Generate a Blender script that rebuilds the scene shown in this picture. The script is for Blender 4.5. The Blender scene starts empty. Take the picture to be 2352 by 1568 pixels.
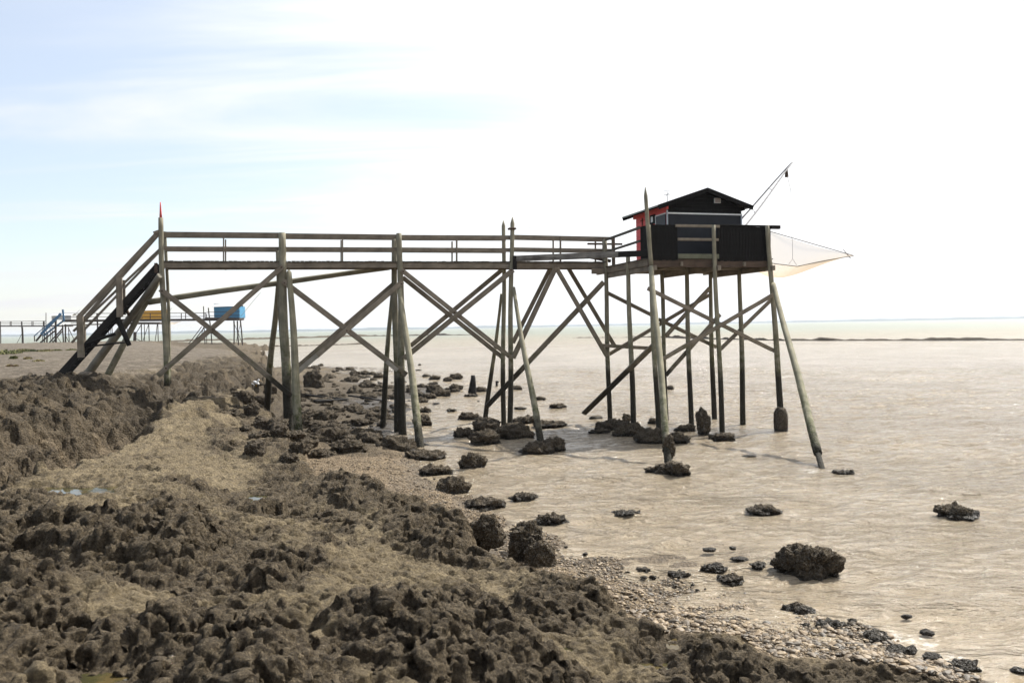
import bpy, bmesh, math, random
import numpy as np
from mathutils import Vector, Matrix

random.seed(7)
rng = np.random.default_rng(11)
R = math.radians
scn = bpy.context.scene
col = scn.collection

# ------------------------------------------------------------------ camera
FPX = 1897.0                      # focal length for a picture 2352 wide
EYE = 3.6                         # camera height above the water
PITCH, ROLL = R(1.0), R(1.02)
F_ = Vector((0, math.cos(PITCH), -math.sin(PITCH)))
U0 = Vector((0, math.sin(PITCH), math.cos(PITCH)))
R0 = Vector((1, 0, 0))
RV = R0 * math.cos(ROLL) - U0 * math.sin(ROLL)
UV = U0 * math.cos(ROLL) + R0 * math.sin(ROLL)
cam_d = bpy.data.cameras.new('camera')
cam = bpy.data.objects.new('camera', cam_d)
col.objects.link(cam)
cam_d.sensor_width = 36.0
cam_d.sensor_fit = 'HORIZONTAL'
cam_d.lens = FPX / 2352 * 36
cam_d.clip_start = 0.1
cam_d.clip_end = 40000
cam.matrix_world = Matrix(((RV.x, UV.x, -F_.x, 0), (RV.y, UV.y, -F_.y, 0), (RV.z, UV.z, -F_.z, EYE), (0, 0, 0, 1)))
scn.camera = cam

# ------------------------------------------------------------------ light
SUN_EL, SUN_AZ = R(50), R(50)     # azimuth measured from +Y (view direction) towards +X
sun_dir = Vector((math.sin(SUN_AZ) * math.cos(SUN_EL), math.cos(SUN_AZ) * math.cos(SUN_EL), math.sin(SUN_EL)))
sd = bpy.data.lights.new('sun', 'SUN')
sd.energy = 5.0
sd.angle = R(0.6)
sd.color = (1.0, 0.965, 0.90)
sun = bpy.data.objects.new('sun', sd)
col.objects.link(sun)
sun.rotation_euler = (-sun_dir).to_track_quat('-Z', 'Y').to_euler()

world = bpy.data.worlds.new('World')
scn.world = world
world.use_nodes = True
wn, wl = world.node_tree.nodes, world.node_tree.links
wn.clear()
def N(t, tree=None, **kw):
    n = (tree or wn).new(t)
    for k, v in kw.items():
        if k.startswith('i_'):
            n.inputs[int(k[2:])].default_value = v
        else:
            setattr(n, k, v)
    return n
wo = N('ShaderNodeOutputWorld')
bg = N('ShaderNodeBackground')
bg.inputs[1].default_value = 0.1
wl.new(bg.outputs[0], wo.inputs[0])
sky = N('ShaderNodeTexSky')
sky.sky_type = 'NISHITA'
sky.sun_disc = False
sky.sun_elevation = SUN_EL
sky.sun_rotation = SUN_AZ
sky.air_density = 1.0
sky.dust_density = 0.5
sky.ozone_density = 1.2
tc = N('ShaderNodeTexCoord')
# high thin cloud laid on a plane overhead, streaked
sep = N('ShaderNodeSeparateXYZ'); wl.new(tc.outputs['Generated'], sep.inputs[0])
def WM(op, a, b=None, c=None, clamp=False):
    m = N('ShaderNodeMath'); m.operation = op; m.use_clamp = clamp
    for i, v in enumerate((a, b, c)):
        if v is None: continue
        if isinstance(v, (int, float)): m.inputs[i].default_value = v
        else: wl.new(v, m.inputs[i])
    return m.outputs[0]
zc = WM('MAXIMUM', sep.outputs[2], 0.0)
den = WM('ADD', zc, 0.10)
ux = WM('DIVIDE', sep.outputs[0], den)
uy = WM('DIVIDE', sep.outputs[1], den)
cmb = N('ShaderNodeCombineXYZ'); wl.new(ux, cmb.inputs[0]); wl.new(uy, cmb.inputs[1])
mp = N('ShaderNodeMapping'); mp.inputs['Rotation'].default_value = (0, 0, R(38)); mp.inputs['Scale'].default_value = (0.35, 1.5, 1)
mp.inputs['Location'].default_value = (1.3, 0.4, 0)
wl.new(cmb.outputs[0], mp.inputs[0])
n1 = N('ShaderNodeTexNoise'); n1.inputs['Scale'].default_value = 1.1; n1.inputs['Detail'].default_value = 7; n1.inputs['Roughness'].default_value = 0.55
n1.inputs['Distortion'].default_value = 0.6
wl.new(mp.outputs[0], n1.inputs[0])
n2 = N('ShaderNodeTexNoise'); n2.inputs['Scale'].default_value = 0.5; n2.inputs['Detail'].default_value = 3
wl.new(cmb.outputs[0], n2.inputs[0])
# the veil thickens towards the sun's side of the sky
dot = N('ShaderNodeVectorMath'); dot.operation = 'DOT_PRODUCT'
wl.new(tc.outputs['Generated'], dot.inputs[0]); dot.inputs[1].default_value = sun_dir
dot2 = N('ShaderNodeVectorMath'); dot2.operation = 'DOT_PRODUCT'
wl.new(tc.outputs['Generated'], dot2.inputs[0]); dot2.inputs[1].default_value = (.95, .25, -.15)
veil = WM('MULTIPLY_ADD', dot2.outputs['Value'], 0.9, 0.12)
low = WM('MULTIPLY', WM('MAXIMUM', WM('SUBTRACT', 0.2, sep.outputs[2]), 0.0), 1.5)
veil = WM('ADD', veil, low)
cl = WM('MULTIPLY_ADD', n1.outputs[0], 2.0, WM('SUBTRACT', veil, 0.40))
cl = WM('MULTIPLY_ADD', n2.outputs[0], 0.35, cl)
cr = N('ShaderNodeMapRange'); cr.interpolation_type = 'SMOOTHSTEP'
cr.inputs[1].default_value = 0.62; cr.inputs[2].default_value = 1.34
cr.inputs[3].default_value = 0.42; cr.inputs[4].default_value = 1.0
wl.new(cl, cr.inputs[0])
cloud = cr.outputs[0]
# low bank of cumulus near the horizon
elev = WM('MULTIPLY', sep.outputs[2], 1.0)
mp2 = N('ShaderNodeMapping'); mp2.inputs['Scale'].default_value = (7, 7, 24); wl.new(tc.outputs['Generated'], mp2.inputs[0])
n3 = N('ShaderNodeTexNoise'); n3.inputs['Scale'].default_value = 1.0; n3.inputs['Detail'].default_value = 6; wl.new(mp2.outputs[0], n3.inputs[0])
bank = WM('MULTIPLY_ADD', n3.outputs[0], 0.12, WM('MULTIPLY', elev, -1.0))
br = N('ShaderNodeMapRange'); br.interpolation_type = 'SMOOTHSTEP'
br.inputs[1].default_value = -0.045; br.inputs[2].default_value = 0.0; br.inputs[3].default_value = 0.0; br.inputs[4].default_value = 0.7
wl.new(bank, br.inputs[0])
cloud2 = WM('MAXIMUM', cloud, br.outputs[0])
glow = N('ShaderNodeMapRange'); glow.inputs[1].default_value = -0.3; glow.inputs[2].default_value = 0.75
glow.inputs[3].default_value = 3.9; glow.inputs[4].default_value = 8.0
wl.new(dot.outputs['Value'], glow.inputs[0])
cc = N('ShaderNodeVectorMath'); cc.operation = 'SCALE'; cc.inputs[0].default_value = (0.985, 0.99, 1.0); wl.new(glow.outputs[0], cc.inputs['Scale'])
skym = N('ShaderNodeVectorMath'); skym.operation = 'SCALE'; skym.inputs['Scale'].default_value = 1.15; wl.new(sky.outputs[0], skym.inputs[0])
mx = N('ShaderNodeMix'); mx.data_type = 'RGBA'
wl.new(cloud2, mx.inputs[0]); wl.new(skym.outputs[0], mx.inputs[6]); wl.new(cc.outputs[0], mx.inputs[7])
wl.new(mx.outputs[2], bg.inputs[0])

scn.view_settings.view_transform = 'Standard'
scn.view_settings.look = 'None'
scn.view_settings.gamma = 1.0
scn.view_settings.use_curve_mapping = False
scn.view_settings.exposure = 0.74
scn.cycles.max_bounces = 6
scn.cycles.volume_bounces = 0
scn.cycles.transparent_max_bounces = 12
scn.cycles.sample_clamp_indirect = 4.0

# ------------------------------------------------------------------ pixel helpers (picture 2352 x 1568)
def ray(x, y):
    return (F_ + RV * ((x - 1176) / FPX) + UV * ((784 - y) / FPX))
CAMP = Vector((0, 0, EYE))
def on_z(x, y, z=0.0):
    d = ray(x, y); return CAMP + d * ((z - EYE) / d.z)
def on_y(x, y, Y):
    d = ray(x, y); return CAMP + d * (Y / d.y)
# frame of the big pier: origin at the front left post of the hut platform
PO = Vector((4.5, 26.8, 0)); PU = Vector((0.966, 0.2586, 0)).normalized(); PV = Vector((-PU.y, PU.x, 0))
def fr(t, s, z): return PO + PU * t + PV * s + Vector((0, 0, z))
def on_s(x, y, s):
    d = ray(x, y); k = (s - (CAMP - PO).dot(PV)) / d.dot(PV); return CAMP + d * k
def ts(p): q = p - PO; return q.dot(PU), q.dot(PV)
def z1(x, y): return 1361.1 + .27777 * x, 344.8 + .27777 * y
def z2(x, y): return .30095 * x, 435.6 + .30095 * y
def z3(x, y): return 308.5 + .27777 * x, 508.1 + .27777 * y
def z4(x, y): return 816.7 + .27777 * x, 490 + .27777 * y
def z5(x, y): return 1342.9 + .34714 * x, 580.7 + .34714 * y
def zA(x, y): return x * .12732, 689.6 + .12732 * y
def zB(x, y): return 290.4 + .12732 * x, 680.5 + .12732 * y
def zR(x, y): return 635.2 + .3241 * x, 798.5 + .3241 * y      # rocks left of centre
def zS(x, y): return 1361 + .4213 * x, 980 + .4213 * y         # shore at the lower right

# ------------------------------------------------------------------ numpy noise
_perm = rng.permutation(256).astype(np.int32); _perm = np.concatenate([_perm, _perm, _perm])
_g3 = rng.normal(size=(256, 3)).astype(np.float32); _g3 /= np.linalg.norm(_g3, axis=1)[:, None]
def perlin(p, s=1.0, off=0.0):
    p = (p * s + off).astype(np.float32)
    i = np.floor(p).astype(np.int32); f = p - i
    u = f * f * f * (f * (f * 6 - 15) + 10)
    i &= 255
    out = 0
    for dx in (0, 1):
        wx = u[:, 0] if dx else 1 - u[:, 0]
        hx = _perm[(i[:, 0] + dx) & 255]
        for dy in (0, 1):
            wy = u[:, 1] if dy else 1 - u[:, 1]
            hy = _perm[hx + ((i[:, 1] + dy) & 255)]
            for dz in (0, 1):
                wz = u[:, 2] if dz else 1 - u[:, 2]
                g = _g3[_perm[hy + ((i[:, 2] + dz) & 255)] & 255]
                out = out + wx * wy * wz * (g[:, 0] * (f[:, 0] - dx) + g[:, 1] * (f[:, 1] - dy) + g[:, 2] * (f[:, 2] - dz))
    return out * 1.6
def fbm(p, s, o=4, off=0.0, g=0.5):
    a, t = 1.0, 0
    for k in range(o):
        t = t + a * perlin(p, s * 2 ** k, off + k * 17.3); a *= g
    return t
def billow(p, s, off=0.0):
    return np.abs(perlin(p, s, off))
def sstep(a, b, x):
    t = np.clip((x - a) / (b - a), 0, 1); return t * t * (3 - 2 * t)
def poly_sd(P, poly):
    """signed distance, positive inside"""
    poly = np.asarray(poly, dtype=np.float64)
    d = np.full(len(P), 1e18); inside = np.zeros(len(P), bool)
    n = len(poly)
    for i in range(n):
        a, b = poly[i], poly[(i + 1) % n]
        e = b - a; w = P - a
        t = np.clip((w @ e) / (e @ e), 0, 1)
        q = w - t[:, None] * e
        d = np.minimum(d, (q * q).sum(1))
        c = ((a[1] > P[:, 1]) != (b[1] > P[:, 1]))
        with np.errstate(divide='ignore', invalid='ignore'):
            xi = a[0] + (P[:, 1] - a[1]) * e[0] / (e[1] if e[1] != 0 else 1e-12)
        inside ^= c & (P[:, 0] < xi)
    return np.where(inside, 1, -1) * np.sqrt(d)

# ------------------------------------------------------------------ object helpers
WM_ = {}
def link(name, me, mat=None, parent=None, world=None):
    o = bpy.data.objects.new(name, me)
    col.objects.link(o)
    w = world if world is not None else Matrix.Identity(4)
    WM_[o.name] = w.copy()
    if parent is not None:
        o.parent = parent
        o.matrix_parent_inverse = WM_[parent.name].inverted()
    o.matrix_basis = w
    if me is not None and mat is not None and not me.materials:
        me.materials.append(mat)
    return o
def tag(o, label=None, cat=None, group=None, kind=None):
    if label: o['label'] = label
    if cat: o['category'] = cat
    if group: o['group'] = group
    if kind: o['kind'] = kind
    return o
def thing(name, loc, label, cat, group=None):
    return tag(link(name, None, world=Matrix.Translation(loc)), label, cat, group)
def mesh_np(name, V, Fc, smooth=True):
    me = bpy.data.meshes.new(name)
    V = np.asarray(V, dtype=np.float32); Fc = np.asarray(Fc, dtype=np.int32)
    k = Fc.shape[1]
    me.vertices.add(len(V)); me.vertices.foreach_set('co', V.ravel())
    me.loops.add(Fc.size); me.loops.foreach_set('vertex_index', Fc.ravel())
    me.polygons.add(len(Fc)); me.polygons.foreach_set('loop_start', np.arange(0, Fc.size, k, dtype=np.int32))
    me.update(calc_edges=True)
    me.polygons.foreach_set('use_smooth', np.full(len(Fc), smooth)); me.update()
    return me
def fattr(me, name, arr):
    a = me.attributes.new(name, 'FLOAT', 'POINT'); a.data.foreach_set('value', np.asarray(arr, dtype=np.float32))

def frame(p1, p2, side):
    X = (p2 - p1).normalized(); Y = (side - X * side.dot(X)).normalized(); Z = X.cross(Y)
    return Matrix(((X.x, Y.x, Z.x, p1.x), (X.y, Y.y, Z.y, p1.y), (X.z, Y.z, Z.z, p1.z), (0, 0, 0, 1)))
def bar(name, p1, p2, w, d, mat, parent, side=PV, cut=0.08, bow=0.0):
    """sawn timber: w = width in the plane of the side vector's normal, d = depth along side"""
    L = (p2 - p1).length; c = min(w, d) * cut
    sec = [(d/2 - c, w/2), (d/2, w/2 - c), (d/2, -w/2 + c), (d/2 - c, -w/2), (-d/2 + c, -w/2), (-d/2, -w/2 + c), (-d/2, w/2 - c), (-d/2 + c, w/2)]
    n = max(1, int(L / 1.2)) if bow or L > 2 else 1
    vs, fs = [], []
    for k in range(n + 1):
        x = L * k / n; b = bow * math.sin(math.pi * k / n); j = random.uniform(-.006, .006) if 0 < k < n else 0
        vs += [(x, y + j, z + b) for y, z in sec]
    for k in range(n):
        for i in range(8):
            a, b2 = k*8+i, k*8+(i+1) % 8
            fs.append((a, b2, b2+8, a+8))
    me = bpy.data.meshes.new(name)
    me.from_pydata(vs, [], fs + [tuple(range(8))[::-1], tuple(range(n*8, n*8+8))])
    me.update()
    return link(name, me, mat, parent, frame(p1, p2, side))
def log(name, p1, p2, r1, r2, mat, parent, tip=0.0, tipend=2, seg=14, rough=0.03, crust=0.0, bend=0.0):
    """round pole from p1 to p2; tip = length of a pointed end at p2"""
    L = (p2 - p1).length; n = max(4, int(L / 0.28)) if L > 1 else 3
    sx = random.uniform(0, 99); pts, fs = [], []
    xs = [L * k / n for k in range(n + 1)]
    rs = [r1 + (r2 - r1) * k / n for k in range(n + 1)]
    if tip: xs += [L + tip]; rs += [0.012]
    for k, (x, r) in enumerate(zip(xs, rs)):
        wob = 0.018 * math.sin(x * 1.1 + sx) + bend * math.sin(math.pi * min(1, x / L))
        for i in range(seg):
            a = 2 * math.pi * i / seg
            q = r * (1 + rough * math.sin(3*a + x * .9 + sx) + rough * .8 * random.uniform(-1, 1))
            pts.append((x, q * math.cos(a) + wob, q * math.sin(a) + wob * .6))
    m = len(xs)
    for k in range(m - 1):
        for i in range(seg):
            a, b = k*seg+i, k*seg+(i+1) % seg
            fs.append((a, b, b+seg, a+seg))
    fs += [tuple(range(seg))[::-1], tuple(range((m-1)*seg, m*seg))]
    me = bpy.data.meshes.new(name); me.from_pydata(pts, [], fs)
    me.polygons.foreach_set('use_smooth', [True] * (len(fs) - 2) + [False, False]); me.update()
    side = Vector((1, 0, 0)) if abs((p2-p1).normalized().x) < .9 else Vector((0, 1, 0))
    return link(name, me, mat, parent, frame(p1, p2, side))
def boxm(name, c, size, mat, parent, ax=PU, ay=PV, bev=0.01):
    """box centred at c, axes PU/PV/Z"""
    sx, sy, sz = size; p1 = c - ax * (sx/2); p2 = c + ax * (sx/2)
    return bar(name, p1, p2, sz, sy, mat, parent, side=ay, cut=bev / max(min(sy, sz), 1e-4))
def wpx(p, w): return w * p.y / FPX     # a width in picture pixels at the depth of p, in metres

# ------------------------------------------------------------------ materials
def mat_new(name):
    m = bpy.data.materials.new(name); m.use_nodes = True
    nt = m.node_tree; b = nt.nodes['Principled BSDF']
    return m, nt, nt.nodes, nt.links, b
def noise_n(nd, lk, vec, scale, detail=5, rough=.6, dist=0.0):
    n = nd.new('ShaderNodeTexNoise'); n.inputs['Scale'].default_value = scale; n.inputs['Detail'].default_value = detail
    n.inputs['Roughness'].default_value = rough; n.inputs['Distortion'].default_value = dist
    if vec is not None: lk.new(vec, n.inputs[0])
    return n.outputs[0]
def ramp_n(nd, lk, fac, stops, interp='LINEAR'):
    r = nd.new('ShaderNodeValToRGB'); r.color_ramp.interpolation = interp
    e = r.color_ramp.elements
    while len(e) < len(stops): e.new(0.5)
    for k, (p, c) in enumerate(stops):
        e[k].position = p; e[k].color = (c, c, c, 1) if isinstance(c, (int, float)) else (*c, 1)
    lk.new(fac, r.inputs[0]); return r.outputs[0]
def mix_n(nd, lk, fac, a, b, mode='MIX'):
    m = nd.new('ShaderNodeMix'); m.data_type = 'RGBA'; m.blend_type = mode
    for i, v in ((0, fac), (6, a), (7, b)):
        if isinstance(v, (int, float)): m.inputs[i].default_value = v
        elif isinstance(v, tuple): m.inputs[i].default_value = (*v, 1)
        else: lk.new(v, m.inputs[i])
    return m.outputs[2]
def math_n(nd, lk, op, a, b=0.0, clamp=False):
    m = nd.new('ShaderNodeMath'); m.operation = op; m.use_clamp = clamp
    for i, v in enumerate((a, b)):
        if isinstance(v, (int, float)): m.inputs[i].default_value = v
        else: lk.new(v, m.inputs[i])
    return m.outputs[0]
def bump_n(nd, lk, h, strength, dist, prev=None):
    b = nd.new('ShaderNodeBump'); b.inputs['Strength'].default_value = strength; b.inputs['Distance'].default_value = dist
    lk.new(h, b.inputs['Height'])
    if prev is not None: lk.new(prev, b.inputs['Normal'])
    return b.outputs[0]
def mapr(nd, lk, v, a, b, c=0.0, d=1.0):
    if a > b: a, b, c, d = b, a, d, c
    m = nd.new('ShaderNodeMapRange'); m.inputs[1].default_value = a; m.inputs[2].default_value = b
    m.inputs[3].default_value = c; m.inputs[4].default_value = d; m.interpolation_type = 'SMOOTHSTEP'
    lk.new(v, m.inputs[0]); return m.outputs[0]

def wood(name, c1, c2, tide=2.5, algae=0.5, rough=.85, gs=1.0):
    m, nt, nd, lk, b = mat_new(name)
    t = nd.new('ShaderNodeTexCoord'); mp = nd.new('ShaderNodeMapping'); mp.inputs['Scale'].default_value = (0.9*gs, 16*gs, 16*gs)
    lk.new(t.outputs['Object'], mp.inputs[0])
    oi = nd.new('ShaderNodeObjectInfo')
    grain = noise_n(nd, lk, mp.outputs[0], 1.6, 6, .65, .3)
    blot = noise_n(nd, lk, t.outputs['Object'], 1.7, 5, .6)
    base = mix_n(nd, lk, ramp_n(nd, lk, grain, [(.3, 0.0), (.7, 1.0)]), c1, c2)
    base = mix_n(nd, lk, ramp_n(nd, lk, blot, [(.35, 0.0), (.68, .65)]), base, tuple(x * .5 for x in c1))
    geo = nd.new('ShaderNodeNewGeometry'); sx = nd.new('ShaderNodeSeparateXYZ'); lk.new(geo.outputs['Position'], sx.inputs[0])
    nz = noise_n(nd, lk, geo.outputs['Position'], 2.3, 5, .65)
    zz = math_n(nd, lk, 'ADD', sx.outputs[2], math_n(nd, lk, 'MULTIPLY', math_n(nd, lk, 'SUBTRACT', nz, .5), 1.5))
    nz2 = noise_n(nd, lk, geo.outputs['Position'], 5.5, 5, .6)
    al = math_n(nd, lk, 'MULTIPLY', mapr(nd, lk, zz, tide + 2.2, tide - .2), ramp_n(nd, lk, nz2, [(.42, 0.0), (.62, algae)]))
    base = mix_n(nd, lk, al, base, (.075, .082, .03))
    wet = mapr(nd, lk, zz, tide + .25, tide - .5)
    base = mix_n(nd, lk, math_n(nd, lk, 'MULTIPLY', wet, .95), base, (.022, .019, .013))
    vor = nd.new('ShaderNodeTexVoronoi'); vor.inputs['Scale'].default_value = 26; lk.new(geo.outputs['Position'], vor.inputs[0])
    hv = mix_n(nd, lk, random.uniform(.1, .12), base, oi.outputs['Random'], 'OVERLAY')
    lk.new(hv, b.inputs['Base Color'])
    b.inputs['Roughness'].default_value = rough; b.inputs['Specular IOR Level'].default_value = .25
    low = mapr(nd, lk, zz, 1.6, .6)
    bb = bump_n(nd, lk, grain, .55, .012)
    barn = math_n(nd, lk, 'MULTIPLY', math_n(nd, lk, 'SUBTRACT', 1.0, vor.outputs['Distance']), low)
    lk.new(bump_n(nd, lk, barn, .9, .03, bb), b.inputs['Normal'])
    return m
M = {}
M['wood'] = wood('weathered_timber', (.155, .13, .10), (.33, .28, .22), tide=2.2)
M['post'] = wood('weathered_pole', (.19, .175, .125), (.38, .35, .26), algae=.85, tide=2.2)
M['rake'] = wood('algae_streaked_pole', (.20, .185, .125), (.40, .365, .26), tide=.75, algae=1.0)
M['pale'] = wood('pale_timber', (.26, .24, .2), (.42, .4, .35), tide=-9, algae=.2)
M['palepole'] = wood('bleached_pole', (.17, .155, .125), (.30, .28, .225), tide=-9, algae=.35)
M['tar'] = wood('tarred_timber', (.012, .011, .010), (.028, .025, .022), tide=-9, algae=.12)
M['tarworn'] = wood('worn_tarred_timber', (.035, .03, .026), (.40, .37, .33), tide=-9, algae=.25, gs=.6)
M['rusty'] = wood('reddish_timber', (.065, .046, .034), (.13, .088, .064), tide=-9)
M['deck'] = wood('deck_timber', (.07, .062, .05), (.14, .125, .1), tide=-9)
M['sill'] = wood('mossy_timber', (.12, .125, .085), (.19, .19, .14), tide=-9, algae=.6)
def flat(name, c, rough=.6, var=.15, metal=0.0, bump=0.0, scale=6):
    m, nt, nd, lk, b = mat_new(name)
    t = nd.new('ShaderNodeTexCoord')
    n = noise_n(nd, lk, t.outputs['Object'], scale, 6, .65)
    lk.new(mix_n(nd, lk, ramp_n(nd, lk, n, [(.3, 0.0), (.75, 1.0)]), tuple(x * (1 - var) for x in c), tuple(min(1, x * (1 + var)) for x in c)), b.inputs['Base Color'])
    b.inputs['Roughness'].default_value = rough; b.inputs['Metallic'].default_value = metal
    b.inputs['Specular IOR Level'].default_value = .3
    if bump: lk.new(bump_n(nd, lk, n, .6, bump), b.inputs['Normal'])
    return m
M['red'] = flat('red_paint', (.78, .11, .105), .6, .12)
M['redwood'] = flat('faded_red_paint', (.55, .08, .07), .8, .4)
M['black'] = flat('black_stained_board', (.008, .0075, .007), .8, .4, bump=.004, scale=9)
M['black'].node_tree.nodes['Principled BSDF'].inputs['Specular IOR Level'].default_value = .12
M['tarp'] = flat('dark_sheeting', (.011, .013, .019), .6, .3, bump=.02, scale=1.5)
M['roof'] = flat('roofing_felt', (.02, .021, .019), .75, .35, bump=.004)
M['roofedge'] = flat('roof_edge_metal', (.2, .22, .2), .45, .2)
M['trim'] = flat('grey_trim', (.42, .46, .5), .5, .15)
M['vent'] = flat('vent_grille', (.3, .24, .22), .6, .2)
M['white'] = flat('white_paint', (.75, .75, .73), .5, .1)
M['door'] = flat('dark_door', (.03, .033, .04), .5, .2)
M['metal'] = flat('galvanised_pipe', (.3, .29, .29), .45, .2, metal=.6)
M['rust'] = flat('rusty_iron', (.06, .035, .022), .8, .5)
M['rope'] = flat('rope', (.12, .1, .08), .9, .3)
M['blue'] = flat('sky_blue_paint', (.06, .22, .37), .6, .12)
M['blues'] = flat('faded_blue_paint', (.07, .16, .27), .7, .2)
M['ochre'] = flat('ochre_paint', (.62, .33, .03), .7, .12)
M['sheet'] = flat('corrugated_sheet', (.72, .74, .74), .4, .08)
M['greywall'] = flat('grey_paint', (.4, .41, .42), .7, .1)
M['fartimber'] = flat('distant_timber', (.06, .045, .035), .9, .25)
M['glass'] = flat('window_glass', (.02, .025, .03), .08, .1)
M['concrete'] = flat('barnacled_concrete', (.03, .027, .022), .9, .5, bump=.05, scale=14)

# netting
def net_mat():
    m, nt, nd, lk, b = mat_new('net_mesh')
    b.inputs['Base Color'].default_value = (.6, .5, .38, 1); b.inputs['Roughness'].default_value = .8
    tr = nd.new('ShaderNodeBsdfTransparent'); tl = nd.new('ShaderNodeBsdfTranslucent'); tl.inputs[0].default_value = (.7, .57, .42, 1)
    m1 = nd.new('ShaderNodeMixShader'); m1.inputs[0].default_value = .5; lk.new(b.outputs[0], m1.inputs[1]); lk.new(tl.outputs[0], m1.inputs[2])
    lw = nd.new('ShaderNodeLayerWeight'); lw.inputs[0].default_value = .35
    f = mapr(nd, lk, lw.outputs['Facing'], .0, 1.0, .32, .96)
    m2 = nd.new('ShaderNodeMixShader'); lk.new(f, m2.inputs[0]); lk.new(tr.outputs[0], m2.inputs[1]); lk.new(m1.outputs[0], m2.inputs[2])
    lk.new(m2.outputs[0], nd['Material Output'].inputs[0]); return m
M['net'] = net_mat()

def rock_mat(name, dark, mid, scale=1.0, gloss=.55, wet=True):
    m, nt, nd, lk, b = mat_new(name)
    geo = nd.new('ShaderNodeNewGeometry'); P = geo.outputs['Position']
    a = noise_n(nd, lk, P, 3.2 * scale, 8, .68); c = noise_n(nd, lk, P, 22 * scale, 6, .7)
    v = nd.new('ShaderNodeTexVoronoi'); v.inputs['Scale'].default_value = 21 * scale; v.feature = 'F1'; lk.new(P, v.inputs[0])
    v2 = nd.new('ShaderNodeTexVoronoi'); v2.inputs['Scale'].default_value = 64 * scale; lk.new(P, v2.inputs[0])
    k = mix_n(nd, lk, ramp_n(nd, lk, a, [(.3, 0.0), (.72, 1.0)]), dark, mid)
    k = mix_n(nd, lk, ramp_n(nd, lk, c, [(.35, 0.0), (.75, .7)]), k, tuple(x * .45 for x in dark))
    # pale broken shell edges
    sh = ramp_n(nd, lk, v2.outputs['Color'], [(.60, 0.0), (.75, .7)])
    k = mix_n(nd, lk, sh, k, (.24, .205, .16))
    sz_ = nd.new('ShaderNodeSeparateXYZ'); lk.new(P, sz_.inputs[0])
    wt = mapr(nd, lk, math_n(nd, lk, 'ADD', sz_.outputs[2], math_n(nd, lk, 'MULTIPLY', a, .12)), .19, .09)
    k = mix_n(nd, lk, math_n(nd, lk, 'MULTIPLY', wt, .75), k, (.016, .013, .008))
    lk.new(k, b.inputs['Base Color'])
    lk.new(math_n(nd, lk, 'SUBTRACT', gloss, math_n(nd, lk, 'MULTIPLY', wt, gloss - .3)), b.inputs['Roughness'])

    b.inputs['Specular IOR Level'].default_value = .22
    h = math_n(nd, lk, 'SUBTRACT', math_n(nd, lk, 'MULTIPLY', c, .6), v.outputs['Distance'])
    n1_ = bump_n(nd, lk, h, 1.0, .075 / scale)
    lk.new(bump_n(nd, lk, v2.outputs['Distance'], 1.0, .025 / scale, n1_), b.inputs['Normal'])
    return m
M['boulder'] = rock_mat('oyster_covered_rock', (.042, .031, .018), (.150, .112, .066), 1.0, .85)
M['boulderbrown'] = rock_mat('brown_crusted_rock', (.062, .047, .03), (.155, .12, .08), 1.0, .9)

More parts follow.
